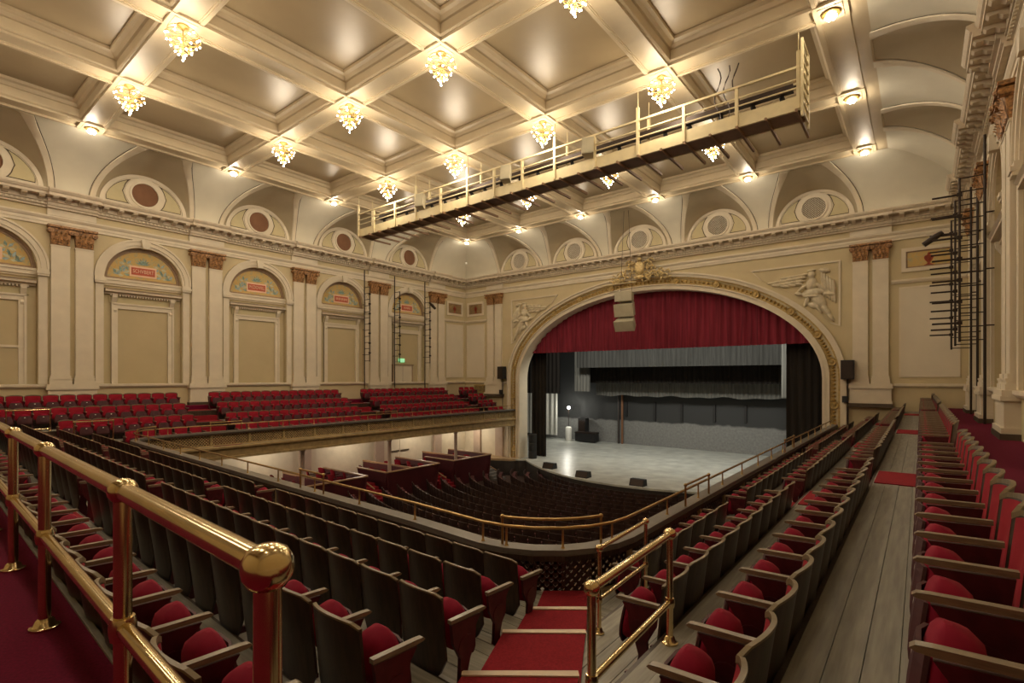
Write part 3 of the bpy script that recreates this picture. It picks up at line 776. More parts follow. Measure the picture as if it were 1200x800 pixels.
post_me = MB().box(-.045,.045,-.05,.075,-1.34,-.84).box(-.03,.03,.07,.09,-1.25,-.95).ball((0,.085,-.93), .04, 8, 6).mesh('parapet_post', 'lattice_gold')
for a, b in zip(PATH, PATH[1:]):
    d = Vector((b[0]-a[0], b[1]-a[1])); L = round(d.length, 2)
    if L not in LC: LC[L] = lattice_mesh(L)
    # local +y must face the well: run the panel from b to a
    ang = math.atan2(a[1]-b[1], a[0]-b[0])
    n = Vector((-math.sin(ang), math.cos(ang)))
    mid = Vector(((a[0]+b[0])/2, (a[1]+b[1])/2)); well = Vector((XM, 17)); flip = n.dot(well-mid) < 0
    if flip: ang = math.atan2(b[1]-a[1], b[0]-a[0])
    st = a if flip else b
    put('lattice_panel', LC[L], par, (st[0],st[1],0), ang)
    if L > .6: put('parapet_post', post_me, par, (st[0],st[1],0), ang)
# ================================================================== LOWER LEVEL (structure)
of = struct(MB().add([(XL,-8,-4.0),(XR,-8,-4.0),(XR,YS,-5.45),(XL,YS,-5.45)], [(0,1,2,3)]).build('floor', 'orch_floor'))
zfl = lambda y: -4.0-1.45*(y+8)/37.2
# lower wall under the gallery
lw = MB().box(0,.03,0,YS,-5.6,-1.9); 
o = MB().box(XL,XL+.04,0,YS,-5.6,-1.0).build('lower_wall_facing', 'lower_wall', WALLS['left'])
o = MB().box(XL,PX-10.4,YS-.04,YS,-5.6,-1.0).build('lower_wall_facing', 'lower_wall', WALLS['front'])
lp = MB().box(-.34,.34,0,.22,-5.4,-1.9).box(-.40,.40,0,.28,-5.4,-4.9).box(-.38,.38,0,.27,-2.2,-1.95).mesh('lower_pier', 'lower_pier')
for c in (5.3,10.5,15.7,20.9,26.1): wput('lower_pier', lp, 'left', c)
for s in (-26.6,-24.4): wput('lower_pier', lp, 'front', s)
soff = MB().box(XL,mirx(RX)+.1,0,YS,-1.9,-1.75).build('gallery_soffit', 'lower_wall', bal)
MB().box(RX-.1,XR,0,YS,-1.9,-1.75).build('gallery_soffit', 'lower_wall', bal)
MB().prism([(XL,0),(XR,0),(XR,5.2),(XL,ry(5.2,XL))], -1.9, -1.75, 'z').build('gallery_soffit', 'lower_wall', bal)
colm = MB().lathe([(.0,0),(.17,0),(.17,.12),(.11,.2),(.10,3.2),(.15,3.3),(.17,3.42),(0,3.42)], (0,0,0), 14).mesh('gallery_column', 'lower_pier', True)
for y in (7.9,13.15,18.4,23.7):
    for x in (-23.6, mirx(-23.6)): put('gallery_column', colm, bal, (x,y,-5.32))
# stage
stg = struct(put('stage', None))
ap = [(x, 25.2+.05*(x-XM)**2) for x in [PX-8.8+17.6*i/24 for i in range(25)]]
ap = [(PX-11.2,29.2),(PX-11.2,28.4),(PX-9.2,28.75)]+ap[0:]+[(PX+9.2,28.75),(PX+11.2,28.4),(PX+11.2,29.2)]
MB().prism(ap, -4.37, -4.27, 'z').build('apron', 'stage_floor', stg)
MB().prism([(x,y+.06) for x,y in ap], -5.6, -4.37, 'z').build('stage_front', 'stage_front', stg)
MB().prism([(PX-12.6,29.15),(PX-12.6,27.2),(PX-9.6,28.4),(PX-9.2,29.15)], -4.40, -4.25, 'z').build('side_apron', 'apron_wood', stg)
MB().prism([(PX-12.5,29.15),(PX-12.5,27.25),(PX-9.62,28.45),(PX-9.3,29.15)], -5.6, -4.40, 'z').build('side_apron_front', 'stage_front', stg)
MB().box(XL-4,XR+4,YS,41.6,-4.5,-4.27).build('stage_deck', 'stage_floor', stg)
MB().box(XL-4,XR+4,41.5,41.8,-4.5,10).build('stage_back_wall', 'stage_back', stg)
MB().box(XL-4.2,XL-4,YS,41.6,-4.5,10).build('stage_side_wall', 'black_drape', stg)
MB().box(XR+4,XR+4.2,YS,41.6,-4.5,10).build('stage_side_wall', 'black_drape', stg)
MB().box(XL-4,XR+4,YS,41.6,10,10.2).build('stage_grid', 'black_drape', stg)
MB().box(XL-4,PX-9.9,YS+.02,YS+.3,-4.4,10).build('stage_return_wall', 'black_drape', stg); MB().box(PX+9.9,XR+4,YS+.02,YS+.3,-4.4,10).build('stage_return_wall', 'black_drape', stg)
MB().box(PX-9.9,PX+9.9,YS+.05,YS+.3,7.5,10).build('stage_return_wall', 'black_drape', stg)
for x in (-20.2,-17.6,-15.3,-12.7,-10.4): MB().box(x-.09,x+.09,41.36,41.5,-2.2+.2*(x % 2),-.6).build('wall_fitting', 'black', stg)
MB().tube([(-20.55,41.3,-4.27),(-20.55,41.3,.2)], .10, 8).build('wall_pipe', 'oculus_backing', stg); MB().tube([(-20.9,41.3,-4.27),(-20.9,41.3,.2)], .10, 8).build('wall_pipe', 'stage_front', stg)

# ================================================================== SEATS
SW = .51
def seat_meshes():
    b = MB(); nu, nv = 8, 6; hw = .249
    def zt(u): return .845-.030*u*u-.02*max(0,abs(u)-.8)/.2
    def zb(u): return .13+.20*max(0,abs(u)-.3)**2/.49
    def pt(u, v, off):
        z = zb(u)+(zt(u)-zb(u))*v
        return (hw*u, .11*(1-(z-.13)/.715)-.06+.068*u*u*(.4+.6*(z-.13)/.715)+off, z)
    for off, rev in ((-.009,0),(.009,1)):
        b.grid(lambda i, j: pt(2*i-1, j, off), nu, nv)
    def edge(pts):
        V = []; 
        for u, v in pts: V += [pt(u,v,-.009), pt(u,v,.009)]
        b.add(V, [(2*i,2*i+1,2*i+3,2*i+2) for i in range(len(pts)-1)])
    edge([(-1,j/nv) for j in range(nv+1)]); edge([(1,j/nv) for j in range(nv+1)]); edge([(2*i/nu-1,0) for i in range(nu+1)])
    back = b.mesh('backrest', 'dark_wood', 60)
    r = MB(); V = []; F = []; n = 10
    for i in range(n+1):
        u = 2*i/n-1; x, y, z = pt(u, 1, 0)
        V += [(x,y-.011,z-.006),(x,y-.010,z+.005),(x,y+.013,z+.005),(x,y+.014,z-.024)]
    for i in range(n):
        for k in range(4): F.append((4*i+k,4*i+(k+1) % 4,4*i+4+(k+1) % 4,4*i+4+k))
    F += [(0,1,2,3),(4*n+3,4*n+2,4*n+1,4*n)]
    r.add(V, F); rim = r.mesh('top_rim', 'rim_wood')
    c = MB()
    def cp(i, j):
        u = (2*i-1)*.90; v = .30+.650*j; x, y, z = pt(u, v, .012)
        e = min(1, 4*min(i,1-i))*min(1, 4*min(j,1-j)); return (x, y+.034*math.sqrt(max(0,e)), z)
    c.grid(cp, 8, 6); bc = c.mesh('back_cushion', 'velvet_back', True)
    s = MB(); d = Vector((0,-.05,.38)).normalized(); nn = Vector((0,-d.z,d.y)); o = Vector((0,.372,.240)); Ls = .395
    def wd(p): return .205*(1-.50*max(0,(p-.30)/.70)**2.0)
    sg = lambda c, e: math.copysign(abs(c)**e, c); NR, NP = 14, 9; V = []; F = []
    for j in range(NP+1):
        p = .5-.5*math.cos(PI*(.03+.94*j/NP)); env = math.sqrt(max(0, 1-abs(2*p-1)**4)); w = wd(p)*math.sqrt(max(0, 1-abs(2*p-1)**7))
        for k in range(NR):
            th = 2*PI*k/NR; c, sn = math.cos(th), math.sin(th)
            V.append(o+d*(Ls*p)+Vector((w*sg(c,.6),0,0))+nn*((.135 if sn > 0 else .05)*env*sg(sn,.75)))
    for j in range(NP):
        for k in range(NR): F.append((j*NR+k,j*NR+(k+1) % NR,(j+1)*NR+(k+1) % NR,(j+1)*NR+k))
    F += [tuple(range(NR)), tuple(NP*NR+k for k in range(NR-1,-1,-1))]
    s.add(V, F); cush = s.mesh('seat_cushion', 'velvet', 80)
    p = MB(); n = 8; V = []; F = []
    for j in range(n+1):
        t = j/n*.80; q = o+d*(Ls*t); w = wd(t)*.96; e = .056*math.sqrt(max(0, 1-abs(2*t-1)**5))
        for u in (-1,-.5,.5,1):
            V += [q+Vector((w*u,0,0))-nn*(e*(.55 if abs(u) == 1 else 1)+.004)]
        for u in (1,.5,-.5,-1):
            V += [q+Vector((w*u,0,0))-nn*(e*(.55 if abs(u) == 1 else 1)+.020)]
    for j in range(n):
        for k in range(8): F.append((8*j+k,8*j+(k+1) % 8,8*j+8+(k+1) % 8,8*j+8+k))
    F += [tuple(range(8)), tuple(8*n+k for k in range(7,-1,-1))]
    p.add(V, F); pan = p.mesh('seat_pan', 'pan_wood')
    a = MB().prism([(.05,.610),(.36,.602),(.405,.606),(.42,.616),(.405,.628),(.36,.632),(.05,.638)], -.020, .020, 'x'); arm = a.mesh('armrest', 'arm_wood')
    g = MB().prism([(.06,0),(.34,0),(.34,.03),(.25,.06),(.22,.20),(.25,.30),(.30,.40),(.31,.52),(.36,.59),(.06,.60),(.08,.45),(.15,.32),(.14,.15),(.10,.05),(.06,.03)], -.016, .016, 'x')
    g.tube([(-.022,.21,.40),(.022,.21,.40)], .085, 12)
    st = g.mesh('standard', 'maroon_iron')
    q = o+d*(Ls*.66)-nn*.0785
    pl = MB().add([q+Vector((-.020,0,0))-d*.013, q+Vector((.020,0,0))-d*.013, q+Vector((.020,0,0))+d*.013, q+Vector((-.020,0,0))+d*.013], [(0,1,2,3)]).mesh('number_plate', 'plate')
    return dict(backrest=back, top_rim=rim, back_cushion=bc, seat_cushion=cush, seat_pan=pan, armrest=arm, standard=st, number_plate=pl)
SM = seat_meshes()
FWD = Vector((-math.sin(R_(38.6)), math.cos(R_(38.6))))
LIST = []   # (score, location, rot, first, last, width, label, group)
def add_seat(x, y, z, rz, w, last, lab, grp, k=1.0):
    dep = x*FWD.x+y*FWD.y
    LIST.append((k/max(dep, .4), (x,y,z), rz, last, w, lab, grp))
ORD = ['first','second','third','fourth','fifth','sixth','seventh','eighth','ninth','tenth','eleventh','twelfth','thirteenth','fourteenth','fifteenth','sixteenth','seventeenth','eighteenth','nineteenth','twentieth','twenty-first','twenty-second']
REAR_L = ['row against the long brass railing', 'second row below the long railing', 'third row below the long railing', 'fourth row below the long railing', 'front row of the rear balcony']
REAR_E = [-2.23,-2.40,-2.69,-3.12,-3.40]; RPITCH = .533
for k in range(5):
    xe = REAR_E[k]
    for sec, (a, b) in enumerate(((xe,-9.0),(-9.9,mirx(-9.9)),(mirx(-9.0),mirx(xe)))):
        n = int(round((a-b)/RPITCH)); w = (a-b)/n
        for i in range(n):
            x = b+w*(i+.5); fr = ('from the corner stairs', 'past the red aisle, middle block', 'past the second red aisle')[sec]
            add_seat(x, ry(RY[k],x), RZ[k], -ROT, w, i == n-1, 'red velvet chair, %s %s, %s' % (ORD[n-1-i], fr, REAR_L[k]), 'chairs in the '+REAR_L[k], (1.0,.85,.45)[sec])
SIDE_L = ['top row along the carpeted walk', 'second row beside the carpeted walk', 'third row beside the short railings', 'front row behind the lattice']
OPP_L = ['top row of the far gallery', 'second row of the far gallery', 'third row of the far gallery', 'front row of the far gallery']
START = [1.07,1.72,3.79,5.55]
for k in range(4):
    for sec, (a, b) in enumerate(((START[k],8.82),(10.12,17.15),(18.65,25.75),(27.15,28.85))):
        n = int(round((b-a)/SW)); w = (b-a)/n
        fr = ('before the first side aisle', 'past the first side aisle', 'past the second side aisle', 'past the last side aisle')[sec]
        for i in range(n):
            y = a+w*(i+.5)
            add_seat(SXr[k], y, SZ[k], R_(90), w, i == n-1, 'red velvet chair, %s %s, %s' % (ORD[n-1-i if sec == 0 else i], fr, SIDE_L[k]), 'chairs in the '+SIDE_L[k], (1.0,.8,.6,.5)[sec])
        a2 = a+.5 if sec == 0 else a
        n = int(round((b-a2)/SW)); w = (b-a2)/n
        for i in range(n):
            y = a2+w*(i+.5)
            add_seat(mirx(SXr[k]), y, SZ[k], R_(-90), w, i == 0, 'red velvet chair, %s %s, %s' % (ORD[n-1-i if sec == 0 else i], fr, OPP_L[k]), 'chairs in the '+OPP_L[k], 1.9)
LIST.sort(key=lambda t: -t[0])
NSEAT = 350
for sc_, loc, rz, last, w, lab, grp in LIST[:NSEAT]:
    r = thing('theatre_chair', lab, 'chair', loc, rz, grp); h = w/2
    b = put('backrest', SM['backrest'], r); put('back_cushion', SM['back_cushion'], b); put('top_rim', SM['top_rim'], b)
    p = put('seat_pan', SM['seat_pan'], r); put('seat_cushion', SM['seat_cushion'], p)
    if sc_ > .09: put('number_plate', SM['number_plate'], p)
    for q in ([-h+.024]+([h+.024] if last else [])): put('armrest', SM['armrest'], put('standard', SM['standard'], r, (q,0,0)))
def merged(items, name, label, cat):
    V = []; F = []; MI = []; mats = []
    tmpl = []
    for nm in ('backrest','top_rim','back_cushion','seat_cushion','seat_pan','armrest','standard'):
        me = SM[nm]; mt = me.materials[0]
        if mt not in mats: mats.append(mt)
        tmpl.append(([v.co.copy() for v in me.vertices], [tuple(p.vertices) for p in me.polygons], mats.index(mt), nm))
    for _, loc, rz, last, w, lab, grp in items:
        M = Matrix.Translation(loc) @ Matrix.Rotation(rz, 4, 'Z')
        for vv, ff, mi, nm in tmpl:
            for dx in ([-w/2+.024]+([w/2+.024] if last else []) if nm in ('armrest','standard') else [0]):
                o = len(V); M2 = M @ Matrix.Translation((dx,0,0)); V += [tuple(M2 @ v) for v in vv]
                F += [tuple(i+o for i in f) for f in ff]; MI += [mi]*len(ff)
    me = bpy.data.meshes.new(name); me.from_pydata(V, [], F)
    for m_ in mats: me.materials.append(m_)
    me.polygons.foreach_set('material_index', MI); me.polygons.foreach_set('use_smooth', [True]*len(MI))
    if hasattr(me, 'set_sharp_from_angle'): me.set_sharp_from_angle(angle=R_(50))
    o = put(name, me); o['kind'] = 'stuff'; tag(o, label, cat); return o
merged(LIST[NSEAT:], 'theatre_seating', 'remaining red velvet chairs in the far ends of the balcony rows', 'chairs')

# orchestra seats: curved rows facing the stage
def orch():
    m = MB(); cx, cy = XM, 31.0
    r = 6.6; row = 0
    while r < 24:
        n = int(2*R_(62)*r/.54)
        for i in range(n):
            t = R_(-62)+2*R_(62)*(i+.5)/n; x = cx+r*math.sin(t); y = cy-r*math.cos(t)
            if x < -21.9 or x > -4.8 or y > 27.6 or y < 4 or abs(math.degrees(t)) < 0: continue
            z = zfl(y); ca, sa = math.cos(t), math.sin(t)
            def T(px, py, pz): return (x+px*ca-py*sa, y+px*sa+py*ca, z+pz)
            m.T = T; m.mi = 0
            b0 = [(-.24,.06),(-.12,.02),(0,0),(.12,.02),(.24,.06)]
            V = []; F = []
            for px, py in b0:
                zt_ = .86-.25*px*px*4*.25
                V += [(px,py+.08,.15),(px,py,zt_),(px,py+.03,zt_),(px,py+.11,.15)]
            for q in range(4):
                for k in range(4): F.append((4*q+k,4*q+(k+1) % 4,4*q+4+(k+1) % 4,4*q+4+k))
            m.add(V, F)
            m.mi = 1; m.box(-.20,.20,.16,.34,.38,.66)
            m.mi = 2; m.box(-.28,-.24,.06,.42,.58,.62)
        r += .86; row += 1
    m.T = None
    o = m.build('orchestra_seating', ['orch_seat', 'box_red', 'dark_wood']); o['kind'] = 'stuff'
    tag(o, 'curved rows of dark folding seats on the main floor below', 'theatre seats')
orch()

# ================================================================== BRASS RAILINGS
def knob(c, r): return MB().lathe([(0,-r*1.0),(r*.75,-r*.8),(r*1.05,-r*.35),(r*1.1,0),(r*1.05,r*.4),(r*.8,r*.8),(r*.4,r*1.0),(0,r*1.05)], c, 18)
def railing(name, label, pts, zb, hts, rad, mats='brass', finial=True, group=None):
    # pts: post positions in plan, along the run; hts: rail heights above zb (top first)
    root = thing(name, label, 'railing', (pts[0][0],pts[0][1],zb), 0, group)
    P = lambda p, h: (p[0], p[1], zb+h)
    for i, h in enumerate(hts):
        MB().tube([P(pts[0],h), P(pts[-1],h)], rad if i == 0 else rad*.85, 14).build('top_rail' if i == 0 else 'mid_rail', mats, root, True)
    for k, p in enumerate(pts):
        po = MB().tube([P(p,0), P(p,hts[0])], rad*.9, 14).build('post', mats, root, True)
        MB().lathe([(0,.0),(rad*2.2,0),(rad*2.2,.012),(rad*1.6,.02),(rad*1.3,.05),(rad*.9,.06)], P(p,0), 18).build('flange', mats, po, True)
        kb = knob(P(p,hts[0]), rad*(1.55 if k in (0, len(pts)-1) and finial else 1.35))
        kb.build('rail_knob', mats, po, True)
        for h in hts[1:]:
            MB().lathe([(0,-rad*1.4),(rad*1.2,-rad*1.3),(rad*1.35,-rad*.3),(rad*1.35,rad*.4),(rad*1.15,rad*1.2),(0,rad*1.3)], P(p,h), 16).build('collar', mats, po, True)
    return root
long_posts = [(x, ry(.604,x)) for x in (-1.16,-2.38,-4.12,-5.56,-7.1,-8.7)]
railing('brass_railing', 'long polished brass railing with ball finial along the red carpet edge', long_posts, 0, (1.07,.55), .034)
long2 = [(x, ry(.604,x)) for x in (-10.3,-12.6,-15,-17.5,-20)]
railing('brass_railing', 'polished brass handrail on the drop beside the corner stairs, on the upper tread', [(-1.40,2.45),(-1.44,3.66)], SZ[1], (.80,.30), .027)
railing('brass_railing', 'smaller brass handrail one tread lower, beside the front rows by the corner stairs', [(-2.36,4.27),(-2.40,5.40)], SZ[2], (.80,.32), .022)
railing('brass_railing', 'distant brass handrail at the end of the far gallery\'s second row', [(mirx(-1.40),2.95),(mirx(-1.44),4.1)], SZ[1], (.80,.10), .024)
railing('brass_railing', 'distant brass handrail at the end of the far gallery\'s third row', [(mirx(-2.36),4.6),(mirx(-2.40),5.75)], SZ[2], (.80,.10), .024)
# handrail on the parapet
hr = thing('parapet_handrail', 'thin brass handrail on short posts running round the balcony parapet', 'railing', (PATH[0][0],PATH[0][1],-.73))
MB().tube([(x,y,-.47) for x,y in PATH], .022, 8).build('top_rail', 'brass_dull', hr, True)
for i, (x, y) in enumerate(PATH):
    q = [(x,y)]
    if i+1 < len(PATH):
        L = math.hypot(PATH[i+1][0]-x, PATH[i+1][1]-y)
        if L < 1 and i % 2: q = []
    for a, b in q: MB().tube([(a,b,-.735),(a,b,-.71),(a,b,-.49)], [.035,.016,.014], 8).build('post', 'brass_dull', hr, True)
# raised guard rails at the foot of aisles
def guard(label, pts):
    g = thing('guard_rail', label, 'railing', (pts[0][0],pts[0][1],-.73))
    MB().tube([(x,y,-.36) for x,y in pts], .02, 8).build('top_rail', 'brass_dull', g, True)
    for p in (pts[0], pts[-1]):
        MB().tube([(p[0],p[1],-.73),(p[0],p[1],-.36)], .018, 8).build('post', 'brass_dull', g, True); MB().ball((p[0],p[1],-.36), .032, 10, 8).build('rail_knob', 'brass_dull', g, True)
cxx, cyy = RX-RAD, RYF+RAD
guard('short raised brass guard rail on the curved parapet corner at the foot of stairs', [(cxx+(RAD-.03)*math.cos(R_(t)), cyy+(RAD-.03)*math.sin(R_(t))) for t in range(-78,-21,7)])
guard('raised brass guard rail on the near gallery parapet at a side aisle', [(RX+.05,18.6),(RX+.05,17.2)])
guard('raised brass guard rail on the near gallery parapet at the first side aisle', [(RX+.05,10.1),(RX+.05,8.85)])
guard('raised brass guard rail on the far gallery parapet corner', [(mirx(cxx)+-1*(RAD-.03)*math.cos(R_(t)), cyy+.66+(RAD-.03)*math.sin(R_(t))) for t in range(-78,-21,7)])
guard('raised brass guard rail on the far gallery parapet at the first side aisle', [(mirx(RX+.05),10.1),(mirx(RX+.05),8.85)])
guard('raised brass guard rail on the far gallery parapet at the second side aisle', [(mirx(RX+.05),18.6),(mirx(RX+.05),17.2)])
guard('raised brass guard rail on the rear parapet at the aisle nearer the corner', [(-9.0,ry(RYF,-9.0)),(-9.9,ry(RYF,-9.9))])

# ================================================================== CHANDELIERS AND BORDER LAMPS
def chand_meshes():
    can = MB().lathe([(0,0),(.15,0),(.15,-.03),(.08,-.06),(.03,-.10),(.02,-.12)], (0,0,0), 16).mesh('canopy', 'gold', True)
    ste = MB().tube([(0,0,-.10),(0,0,-.95)], .014, 8).mesh('stem', 'gold')
    fr = MB(); bu = MB(); random.seed(5)
    for r, z, n, ph in ((.42,-.36,8,0),(.31,-.52,7,.3),(.36,-.22,5,.4),(.20,-.68,5,.1),(.10,-.80,3,.4),(0,-.92,1,0)):
        if r: fr.tube([(r*math.cos(2*PI*k/20), r*math.sin(2*PI*k/20), z+.05) for k in range(20)], .008, 5, False, True)
        for k in range(n):
            t = 2*PI*k/n+ph; x, y = r*math.cos(t), r*math.sin(t)
            fr.tube([(0,0,z+.10),(x*.6,y*.6,z+.02),(x,y,z+.05)], .008, 5)
            fr.tube([(x,y,z+.05),(x,y,z+.02)], .018, 6)
            bu.ball((x,y,z-.015), .026, 8, 6)
    return can, ste, fr.mesh('frame', 'gold', True), bu.mesh('bulbs', 'bulb', True)
CH = chand_meshes()
def chandelier(x, y):
    r = thing('chandelier', 'gilt glowing chandelier, %s row of beam crossings from the stage, %s from the far wall' % (ORD[4-GY.index(y)], ORD[GX.index(x)-1]), 'chandelier', (x,y,ZC-.03), 0, 'chandeliers under the beam crossings')
    for nm, me in zip(('canopy','stem','frame','bulb_cluster'), CH):
        o = put(nm, me, fo if nm == 'bulb_cluster' else r)
        if nm == 'frame': fo = o
        if nm == 'bulb_cluster': o['kind'] = 'stuff'
    point(r, (0,0,-.78), CHAND_W, .36)
for x in GX[1:5]:
    for y in GY[:5]: chandelier(x, y)
lh = MB().lathe([(0,0),(.20,0),(.22,-.04),(.18,-.06),(0,-.06)], (0,0,0), 16).mesh('base', 'gold', True)
lb = MB()
for k in range(7):
    t = 2*PI*k/6; q = .10 if k < 6 else 0; lb.ball((q*math.cos(t), q*math.sin(t), -.11), .05, 8, 6)
lb = lb.mesh('bulbs', 'bulb', True)
def border(x, y):
    lab = ('bright bulb cluster under the stage-side border beam, %s from the far wall' % ORD[GX.index(x)]) if y == GY[-1] else 'bright bulb cluster under the border beam along the %s wall, %s from the stage' % ('far gallery' if x < -10 else 'carpeted walk', ORD[5-GY.index(y)])
    r = thing('border_lamp', lab, 'ceiling lamp', (x,y,ZC-.03), 0, 'lamps along the border beam of the ceiling')
    put('base', lh, r); put('bulb_cluster', lb, r)['kind'] = 'stuff'; point(r, (0,0,-.2), EDGE_W, .14)
for y in GY: border(GX[0], y); border(GX[-1], y)
for x in GX[1:5]: border(x, GY[-1])
for kk, y in enumerate((2.7,7.9,13.1,18.3,23.5,27.5)):
    r = thing('soffit_lamp', 'round downlight under the far gallery, %s from the stage' % ORD[5-kk], 'ceiling lamp', (-26.4,y,-1.9), 0, 'downlights under the far gallery')
    put('housing', MB().lathe([(0,0),(.14,0),(.14,-.05),(.10,-.07),(.10,-.03),(0,-.03)], (0,0,0), 14).mesh('housing', 'ivory', True), r)
    put('bulb', MB().ball((0,0,-.06), .05, 8, 6).mesh('bulb', 'bulb', True), r); point(r, (0,0,-.16), UNDER_W, .06, (1,.88,.70))

# ================================================================== LIGHTING BRIDGE
cw = thing('lighting_bridge', 'long cream steel lighting bridge hung across the hall below the ceiling', 'catwalk', (XM,16.55,8.97))
CX0, CX1, CY0, CY1 = -23.3, -2.6, 16.12, 17.0
MB().box(CX0,CX1,CY0,CY0+.08,8.97,9.36).build('side_beam', 'catwalk', cw); MB().box(CX0,CX1,CY1-.08,CY1,8.97,9.36).build('side_beam', 'catwalk', cw)
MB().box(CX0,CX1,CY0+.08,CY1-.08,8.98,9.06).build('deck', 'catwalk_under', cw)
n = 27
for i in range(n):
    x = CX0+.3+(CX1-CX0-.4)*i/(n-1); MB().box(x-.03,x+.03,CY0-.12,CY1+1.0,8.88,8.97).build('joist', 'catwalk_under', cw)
posts = [(-23.25,1),(-21.93,0),(-20.22,0),(-18.7,1),(-17.0,0),(-15.33,1),(-13.81,0),(-12.34,0),(-10.8,1),(-9.09,0),(-7.44,1),(-5.88,0),(-4.29,0),(-2.66,1)]
for x, tall in posts:
    for yy in ((CY0,) if not tall else (CY0, CY1)):
        MB().box(x-.045,x+.045,yy-.05,yy+.04,9.0,10.6 if tall else 10.18).build('post', 'catwalk', cw)
    if tall:
        for yy in (CY0, CY1): MB().tube([(x,yy,10.5),(x,yy,11.15)], .015, 6).build('hanger_rod', 'catwalk', cw)
for yy, hs in ((CY0-.03,(10.15,9.82,9.58)),(CY1,(10.15,9.75))):
    for k, h in enumerate(hs): MB().bar((CX0,yy,h),(CX1,yy,h), .06 if k == 0 else .035).build('guard_bar', 'catwalk' if k else 'catwalk', cw)
for x in (CX1+.04,):
    e = MB().box(x-.03,x+.03,CY0-.1,CY0,8.75,10.9).box(x-.03,x+.03,CY1,CY1+.1,8.75,10.9)
    for k in range(8): z = 8.9+.28*k; e.box(x-.02,x+.02,CY0,CY1,z,z+.05)
    e.build('end_frame', 'catwalk', cw)
MB().tube([(CX0+.4,CY1-.15,10.0),(CX1-.2,CY1-.15,10.0)], .05, 8).build('lamp_pipe', 'iron', cw)
MB().tube([(CX0+.4,CY0+.35,9.5),(CX1-.2,CY0+.35,9.5)], .03, 8).build('lamp_pipe', 'iron', cw)
MB().box(CX0+1,CX1-.3,CY1-.3,CY1-.12,9.84,10.05).build('cable_tray', 'iron', cw)
fx = MB().tube([(0,0,-.08),(0,.16,-.24)], [.07,.09], 10).box(-.015,.015,-.01,.01,-.12,.03).mesh('lamp_can', 'black', True)
for i in range(22):
    x = CX0+1.2+.9*i+random.uniform(-.1,.1)
    tag(put('spotlight', fx, None, (x,CY1-.15,9.9), random.uniform(-.3,.3)), 'small black spotlight on the lighting bridge pipe, %s from the far wall end' % ORD[i], 'spotlight', 'spotlights on the lighting bridge')
def speaker_box(name, label, c, w, d, h, mt, rot=(0,0,0), group=None):
    r = thing(name, label, 'loudspeaker', c, 0, group); r.rotation_euler = rot
    put('cabinet', MB().prism([(-w/2,-d/2),(w/2,-d/2),(w*.36,d/2),(-w*.36,d/2)], -h/2, h/2, 'z').mesh('cabinet', mt), r)
    put('front_grille', MB().box(-w*.45,w*.45,-d/2-.012,-d/2,-h*.46,h*.46).mesh('front_grille', mt), r)
    put('bracket', MB().box(-.02,.02,d*.3,d*.75,-.04,.04).mesh('bracket', 'iron'), r)
    return r
for u, ll in ((-18.05,'nearest the far wall'),(-12.95,'middle of the three'),(-9.2,'nearest the carpeted walk')): speaker_box('bridge_speaker', 'cream box loudspeaker on the lighting bridge rail, '+ll, (u,CY0-.25,9.65), .42, .36, .62, 'speaker_cream', (R_(-12),0,R_(20)), 'loudspeakers on the lighting bridge')
# cables looped on the bridge
cb = MB(); 
for k in range(3): cb.tube([(-4.9+.25*k+.1*math.sin(t*.8+k), CY0+.2+.05*k, 11.05-.16*t+.02*math.sin(3*t)) for t in range(12)], .018, 6)
tag(cb.build('cable_bundle', 'iron'), 'dark bundle of cables dropping from ceiling onto the lighting bridge', 'cable')

# ================================================================== LIGHT LADDERS on the side walls
def ladder(wall, y, label, grp, stub, poledown):
    mx = (lambda x: x) if wall == 'right' else mirx
    xi, xo = .88, 1.42
    r = thing('light_ladder', label, 'light ladder', (mx(xo),y,0), 0, grp)
    def T(m, nm, mt='iron', par_=None): return m.build(nm, mt, par_ or r, True)
    T(MB().tube([(mx(xi),y,2.55),(mx(xi),y,7.3)], .03, 8), 'upright'); T(MB().tube([(mx(xo),y,2.55 if not poledown else ZW),(mx(xo),y,8.4)], .035, 8), 'upright')
    z = 2.6
    while z < 7.35: T(MB().tube([(mx(xi),y,z),(mx(xo),y,z)], .018, 6), 'rung'); z += .39
    for z in (3.0,4.6,6.2): T(MB().tube([(mx(xo),y,z),(mx(XR-.01),y,z)], .022, 6), 'wall_arm')
    z = 3.1
    while z < 7.4: ar = T(MB().tube([(mx(xi),y,z),(mx(xi-stub),y,z)], .028, 8), 'lamp_arm'); T(MB().box(*sorted((mx(xi-.06),mx(xi+.06))),y-.05,y+.05,z-.05,z+.05), 'clamp', 'iron', ar); z += .62
for y, ll in ((19.7,'farthest from the stage'),(22.1,'middle of three'),(24.8,'nearest the stage')):
    ladder('right', y, 'dark pipe light ladder with long arms above the carpeted walk, '+ll, 'light ladders above the carpeted walk', .62, True)
    ladder('left', y, 'tall dark pipe light ladder on the far wall, '+ll, 'light ladders on the far gallery wall', .10, True)
def tube_lamp(label, c, rot):
    r = thing('ladder_lamp', label, 'spotlight', c); r.rotation_euler = rot
    put('barrel', MB().tube([(0,0,-.3),(0,0,.1),(0,0,.3)], [.09,.10,.07], 12).mesh('barrel', 'iron', True), r); put('yoke', MB().box(-.02,.02,-.02,.02,.0,.24).box(-.12,.12,-.02,.02,-.02,.02).mesh('yoke', 'iron'), r)
tube_lamp('dark tubular spotlight hanging from a light ladder above the carpeted walk', (.32,22.1,6.15), (0,R_(55),0))
tube_lamp('small dark spotlight hanging from a light ladder on the far wall', (mirx(.6),24.8,6.6), (0,R_(-50),0))

